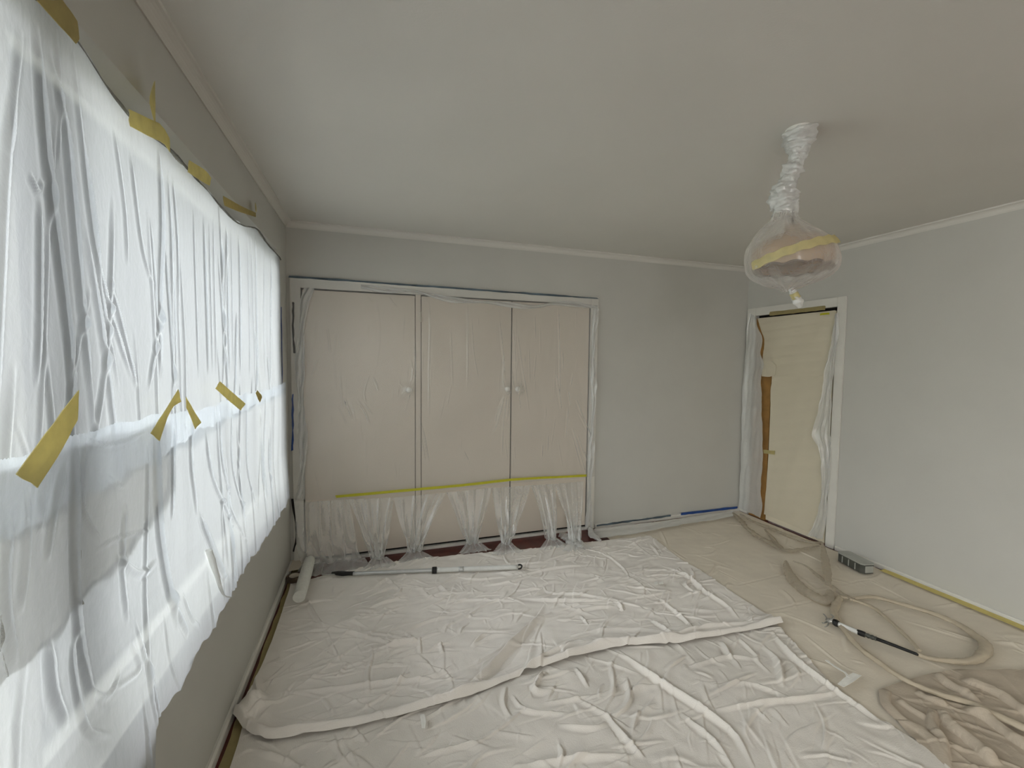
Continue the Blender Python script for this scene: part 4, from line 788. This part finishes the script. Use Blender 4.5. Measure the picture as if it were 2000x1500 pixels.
# ------------------------------------------------------------------ spray wand
wv = empty('spray_wand', [(3.096,1.535,0.030)][0])
def S_(o): return sub(o, wv)
S_(tube('white_tube', [(3.049,1.622,0.035),(3.076,1.533,0.035)], [.012, .012], 'pole', wv, 10, 16))
S_(tube('collar', [(3.043,1.643,0.035),(3.049,1.617,0.035)], [.015, .019, .017], 'rubber', wv, 8, 16))
S_(tube('grip', [(3.076,1.538,0.035),(3.090,1.506,0.035)], [.013, .015, .014], 'rubber', wv, 8, 16))
S_(tube('ribbed_grip', [(3.089,1.511,0.035),(3.110,1.465,0.035)], [.013, .010, .013, .010, .013, .010, .012], 'box', wv, 30, 16))
S_(tube('lance', [(3.119,1.474,0.030),(3.152,1.400,0.030),(3.185,1.321,0.030)], [.009, .008, .007], 'rubber', wv, 20, 12))
hd = S_(tube('spray_head', [(3.028,1.672,0.035),(3.030,1.657,0.035),(3.046,1.642,0.035)], [.006, .014, .016, .012], 'steel', wv, 16, 16))
for k, pts in enumerate(([(3.002,1.641,0.050),(3.030,1.677,0.050),(3.039,1.695,0.050)], [(3.031,1.660,0.030),(2.986,1.654,0.030),(2.983,1.660,0.030)], [(3.032,1.655,0.030),(2.982,1.631,0.030),(2.959,1.628,0.030)], [(3.012,1.631,0.060),(3.053,1.648,0.060),(3.059,1.667,0.060)])):
    o = tube('prong', pts, [.005, .004, .003], 'steel', hd, 10, 8); o.location = (0, 0, 0)
tag(wv, 'spray wand with chrome head and white and black tube on the tan cover', 'spray wand')

# ------------------------------------------------------------------ hoses in plastic sleeves
def sleeve(pts, rad, lab, name='sleeved_hose', m='hose', seed=0, wr_=.16, flat=.75, cat='hose', n=None):
    pts = [(p[0], p[1], max(p[2], .012)) for p in pts]
    return tag(tube(name, pts, rad, m, None, n or 14*len(pts), 16, wr_, seed, flat), lab, cat)
sleeve([(3.465,2.275,0.035),(3.360,2.178,0.035),(3.274,2.070,0.035),(3.219,1.977,0.035),(3.199,1.907,0.035),(3.191,1.848,0.035),(3.205,1.814,0.035),(3.268,1.824,0.035),(3.351,1.873,0.035)], [.010, .022, .028, .033, .036, .036, .034, .03, .02], 'fat pale plastic sleeve bent in a U nearest the door', 'plastic_sleeve', 'sleeve', 81, .14, .7, 'plastic sleeve')
sleeve([(3.527,2.267,0.030),(3.546,2.180,0.030),(3.473,2.020,0.030),(3.425,1.899,0.030),(3.399,1.818,0.030),(3.406,1.768,0.030)], [.006, .008, .012, .014, .016, .014], 'thin creased sleeve running from the U bend to the wand loop', 'plastic_sleeve', 'sleeve', 82, .3, .6, 'plastic sleeve')
sleeve([(3.356,1.819,0.030),(3.431,1.784,0.030),(3.563,1.756,0.030),(3.633,1.664,0.030),(3.701,1.538,0.030),(3.713,1.432,0.030),(3.671,1.327,0.030),(3.610,1.259,0.030),(3.470,1.218,0.030),(3.338,1.224,0.030),(3.213,1.286,0.030),(3.189,1.328,0.030)], [.010, .012, .013, .013, .014, .016, .020, .026, .024, .018, .014, .012], 'large loop of beige hose around the spray wand', seed=83)
sleeve([(3.393,1.784,0.030),(3.424,1.716,0.030),(3.424,1.660,0.030),(3.372,1.556,0.030),(3.299,1.436,0.030),(3.228,1.340,0.030)], [.010, .011, .010, .010, .011, .009], 'straight inner hose strand crossing above the spray wand', seed=84)
sleeve([(3.343,1.811,0.030),(3.236,1.762,0.030),(3.132,1.696,0.030),(3.037,1.581,0.030),(2.954,1.444,0.030),(2.929,1.332,0.030),(2.917,1.224,0.030),(2.963,1.127,0.030),(3.031,1.050,0.030),(3.048,0.981,0.030),(3.083,0.873,0.030)], [.018, .022, .018, .015, .014, .014, .013, .013, .014, .016, .018], 'long beige hose from the loop running towards the crumpled sheet', seed=85)
sleeve([(4.019,2.407,0.050),(3.888,2.301,0.050),(3.725,2.173,0.050),(3.545,2.031,0.050),(3.403,1.920,0.050)], [.008, .018, .026, .026, .014], 'flat plastic tail lying from the door corner to the hoses', 'plastic_sleeve', 'sleeve', 86, .2, .35, 'plastic sleeve')
sleeve([(3.910,3.195,0.030),(3.822,3.026,0.030),(3.733,2.874,0.030),(3.667,2.708,0.030),(3.650,2.585,0.030),(3.616,2.437,0.030)], [.012, .024, .016, .022, .026, .012], 'crumpled plastic strip on the floor in the far corner', 'plastic_sleeve', 'sleeve', 87, .4, .4, 'plastic sleeve')
sleeve([(3.955,3.153,0.030),(3.912,2.973,0.030),(3.921,2.819,0.030),(3.931,2.630,0.030),(3.980,2.487,0.030),(4.067,2.440,0.030)], [.010, .014, .02, .018, .022, .014], 'bunched plastic strip along the foot of the door', 'plastic_sleeve', 'sleeve', 88, .4, .5, 'plastic sleeve')
sleeve([(3.853,2.791,0.030),(3.757,2.638,0.030),(3.661,2.501,0.030),(3.643,2.419,0.030),(3.807,2.399,0.030),(3.983,2.405,0.030)], [.008, .016, .02, .018, .014, .008], 'second plastic strip lying in front of the door foot', 'plastic_sleeve', 'sleeve', 89, .4, .35, 'plastic sleeve')
A, B = [(2.394,3.221,0.030),(2.750,3.212,0.030),(3.135,3.214,0.030),(3.556,3.227,0.030),(3.956,3.240,0.030)], [(2.319,3.042,0.030),(2.633,3.036,0.030),(3.016,3.061,0.030),(3.431,3.088,0.030),(3.842,3.129,0.030)]
tag(drape('plastic_strip', A, B, 'milky', NZ, 14, 90, .004, 4, 90, .004), 'flat streaky plastic strip on the floor along the back baseboard', 'plastic strip')
pw = np.array([(2.338,3.137,0.020)][0])
tag(tube('plastic_tuft', [(2.381,3.272,0.030),(2.333,3.147,0.030),(2.325,3.062,0.030),(2.327,2.998,0.030)], [.012, .024, .03, .012], 'milky', None, 30, 14, .4, 91, .6), 'small plastic tuft on the floor at the right wardrobe corner', 'plastic scrap')
tag(tube('plastic_tuft', [(2.052,3.158,0.050),(2.081,3.064,0.050),(2.102,2.977,0.050),(2.114,2.895,0.050)], [.03, .05, .04, .01], 'skirt', None, 40, 18, .4, 92, .5), 'larger plastic tuft lying before the third wardrobe door', 'plastic scrap')

# crumpled sheet in the near corner by the right wall
cs_top = xy([(2.746,1.235,0.030),(2.909,1.240,0.030),(3.046,1.235,0.030),(3.180,1.225,0.030),(3.300,1.206,0.030),(3.407,1.145,0.030),(3.444,1.058,0.030),(3.421,0.941,0.030)])
cs_left = xy([(2.476,0.860,0.030),(2.568,0.953,0.030),(2.605,1.034,0.030),(2.637,1.114,0.030),(2.660,1.171,0.030),(2.746,1.235,0.030)])
cs_right = [cs_top[-1], (3.95, 1.0), (3.9, .7), (3.75, .45)][::-1]
cs_bot = [cs_left[0], (3.0, .62), (3.4, .5), (3.75, .45)]
cs_folds = []
def crumple(X, Y, u, v):
    z = np.zeros_like(X)
    for pts, w_, h in (([(2.785,1.229,0.030),(2.699,1.177,0.030),(2.664,1.095,0.030),(2.675,1.035,0.030),(2.647,0.969,0.030),(2.564,0.903,0.030)], .017, .028), ([(3.128,1.217,0.030),(3.106,1.179,0.030),(3.096,1.146,0.030),(3.093,1.051,0.030)], .014, .026), ([(3.218,1.168,0.030),(3.221,1.137,0.030),(3.249,1.066,0.030),(3.228,0.986,0.030),(3.194,0.901,0.030)], .016, .030), ([(2.872,1.077,0.030),(2.818,1.018,0.030),(2.801,0.944,0.030),(2.763,0.853,0.030)], .017, .034), ([(2.989,1.060,0.030),(3.011,0.989,0.030),(2.999,0.936,0.030),(2.986,0.877,0.030),(3.003,0.817,0.030)], .017, .030), ([(2.856,1.087,0.030),(2.749,1.040,0.030),(2.694,0.982,0.030),(2.610,0.929,0.030)], .014, .026), ([(2.771,1.172,0.030),(2.763,1.102,0.030),(2.766,1.060,0.030)], .010, .015), ([(2.902,1.177,0.030),(2.903,1.131,0.030),(2.943,1.089,0.030)], .011, .016)):
        zz = np.zeros_like(X); ridge(X, Y, zz, pts, w_, h, .1, .18, True); z = np.maximum(z, zz)
    e = np.clip(np.minimum(np.minimum(u, 1-u)/.08, np.minimum(v, 1-v)/.08), 0, 1)
    return z*e + waves(X, Y, .0035, 16, 95, 3)*e
o = dust_sheet('crumpled_sheet', cs_bot, cs_top, cs_left, cs_right, 300, 260, .014, cs_folds, 96, 'heap', 60, ang=-.7, sp=.6, amp=.002, extra=crumple)
tag(o, 'crumpled beige sheet heaped in ropy folds near the right wall', 'dust sheet')

# ------------------------------------------------------------------ grey box by the wall, scraps and paint
a0, a1 = np.array([(3.896,2.213,0.012),(3.853,2.004,0.012)])
ax_ = (a1-a0); ln = np.linalg.norm(ax_); ax_ /= ln; ny = np.array([-ax_[1], ax_[0], 0]); ny = ny if ny[0] > 0 else -ny
bxo = empty('metal_box', tuple((a0+a1)/2)); bxo.rotation_euler = (0, 0, math.atan2(ax_[1], ax_[0]))
wy = .105 if np.cross(ax_, ny)[2] > 0 else -.105
def oct_prism(x0, x1, y0, y1, c):
    return [(x0+c, y0), (x1-c, y0), (x1, y0+(c if y1 > y0 else -c)), (x1, y1-(c if y1 > y0 else -c)), (x1-c, y1), (x0+c, y1), (x0, y1-(c if y1 > y0 else -c)), (x0, y0+(c if y1 > y0 else -c))]
MB().prism(oct_prism(-ln/2, ln/2, 0, wy, .018), 2, 0, .062).build('body', 'box', bxo, .002)
MB().prism(oct_prism(-ln/2-.002, ln/2+.002, -.002*np.sign(wy), wy, .018), 2, .062, .070).build('lid', 'boxtop', bxo, .0015)
for x in np.linspace(-ln/2+.05, ln/2-.06, 3): MB().box((x, -.003*np.sign(wy) if wy > 0 else 0, .008), (x+.006, 0 if wy > 0 else .003, .055)).build('rib', 'boxtop', bxo)
MB().box((ln/2-.001, min(wy*.2, wy*.8), .008), (ln/2+.003, max(wy*.2, wy*.8), .056)).build('end_plate', 'boxtop', bxo, .001)
tag(bxo, 'oblong grey box with clipped corners against the right wall', 'box')
tag(patch('plastic_scrap', [(2.579,1.300,0.030),(2.662,1.320,0.030),(2.723,1.328,0.030)], [(2.587,1.278,0.030),(2.660,1.287,0.030),(2.739,1.303,0.030)], 'paintwhite', NZ, None, .0015, 8, .004), 'white film scrap on the edge of the near dust sheet', 'plastic scrap')
tag(strip('plastic_scrap', [(2.685,1.426,0.030),(2.681,1.383,0.030),(2.685,1.340,0.030),(2.666,1.315,0.030)], .012, 'paintwhite', NZ, None, 12, .0015, .006, 97, .5), 'narrow white strip trailing from the white film scrap', 'plastic scrap')
tag(patch('paint_smudge', [(0.745,1.692,0.033),(0.746,1.660,0.033),(0.746,1.625,0.033)], [(0.763,1.691,0.033),(0.765,1.654,0.033),(0.758,1.622,0.033)], 'paintwhite', NZ, None, .001, 6, .002), 'white paint smudge on the near sheet below the rolled hem', 'paint mark')
for k, (A, B) in enumerate((([(2.333,2.299,0.035),(2.361,2.304,0.035)], [(2.312,2.272,0.035),(2.339,2.271,0.035)]), ([(2.362,2.290,0.035),(2.397,2.294,0.035)], [(2.349,2.268,0.035),(2.379,2.265,0.035)]))):
    tag(patch('paint_smudge', A, B, 'paintwhite', NZ, None, .001, 4, .002, k), ('left' if k == 0 else 'right') + ' one of two white paint flecks on the far sheet', 'paint mark', 'paint flecks')
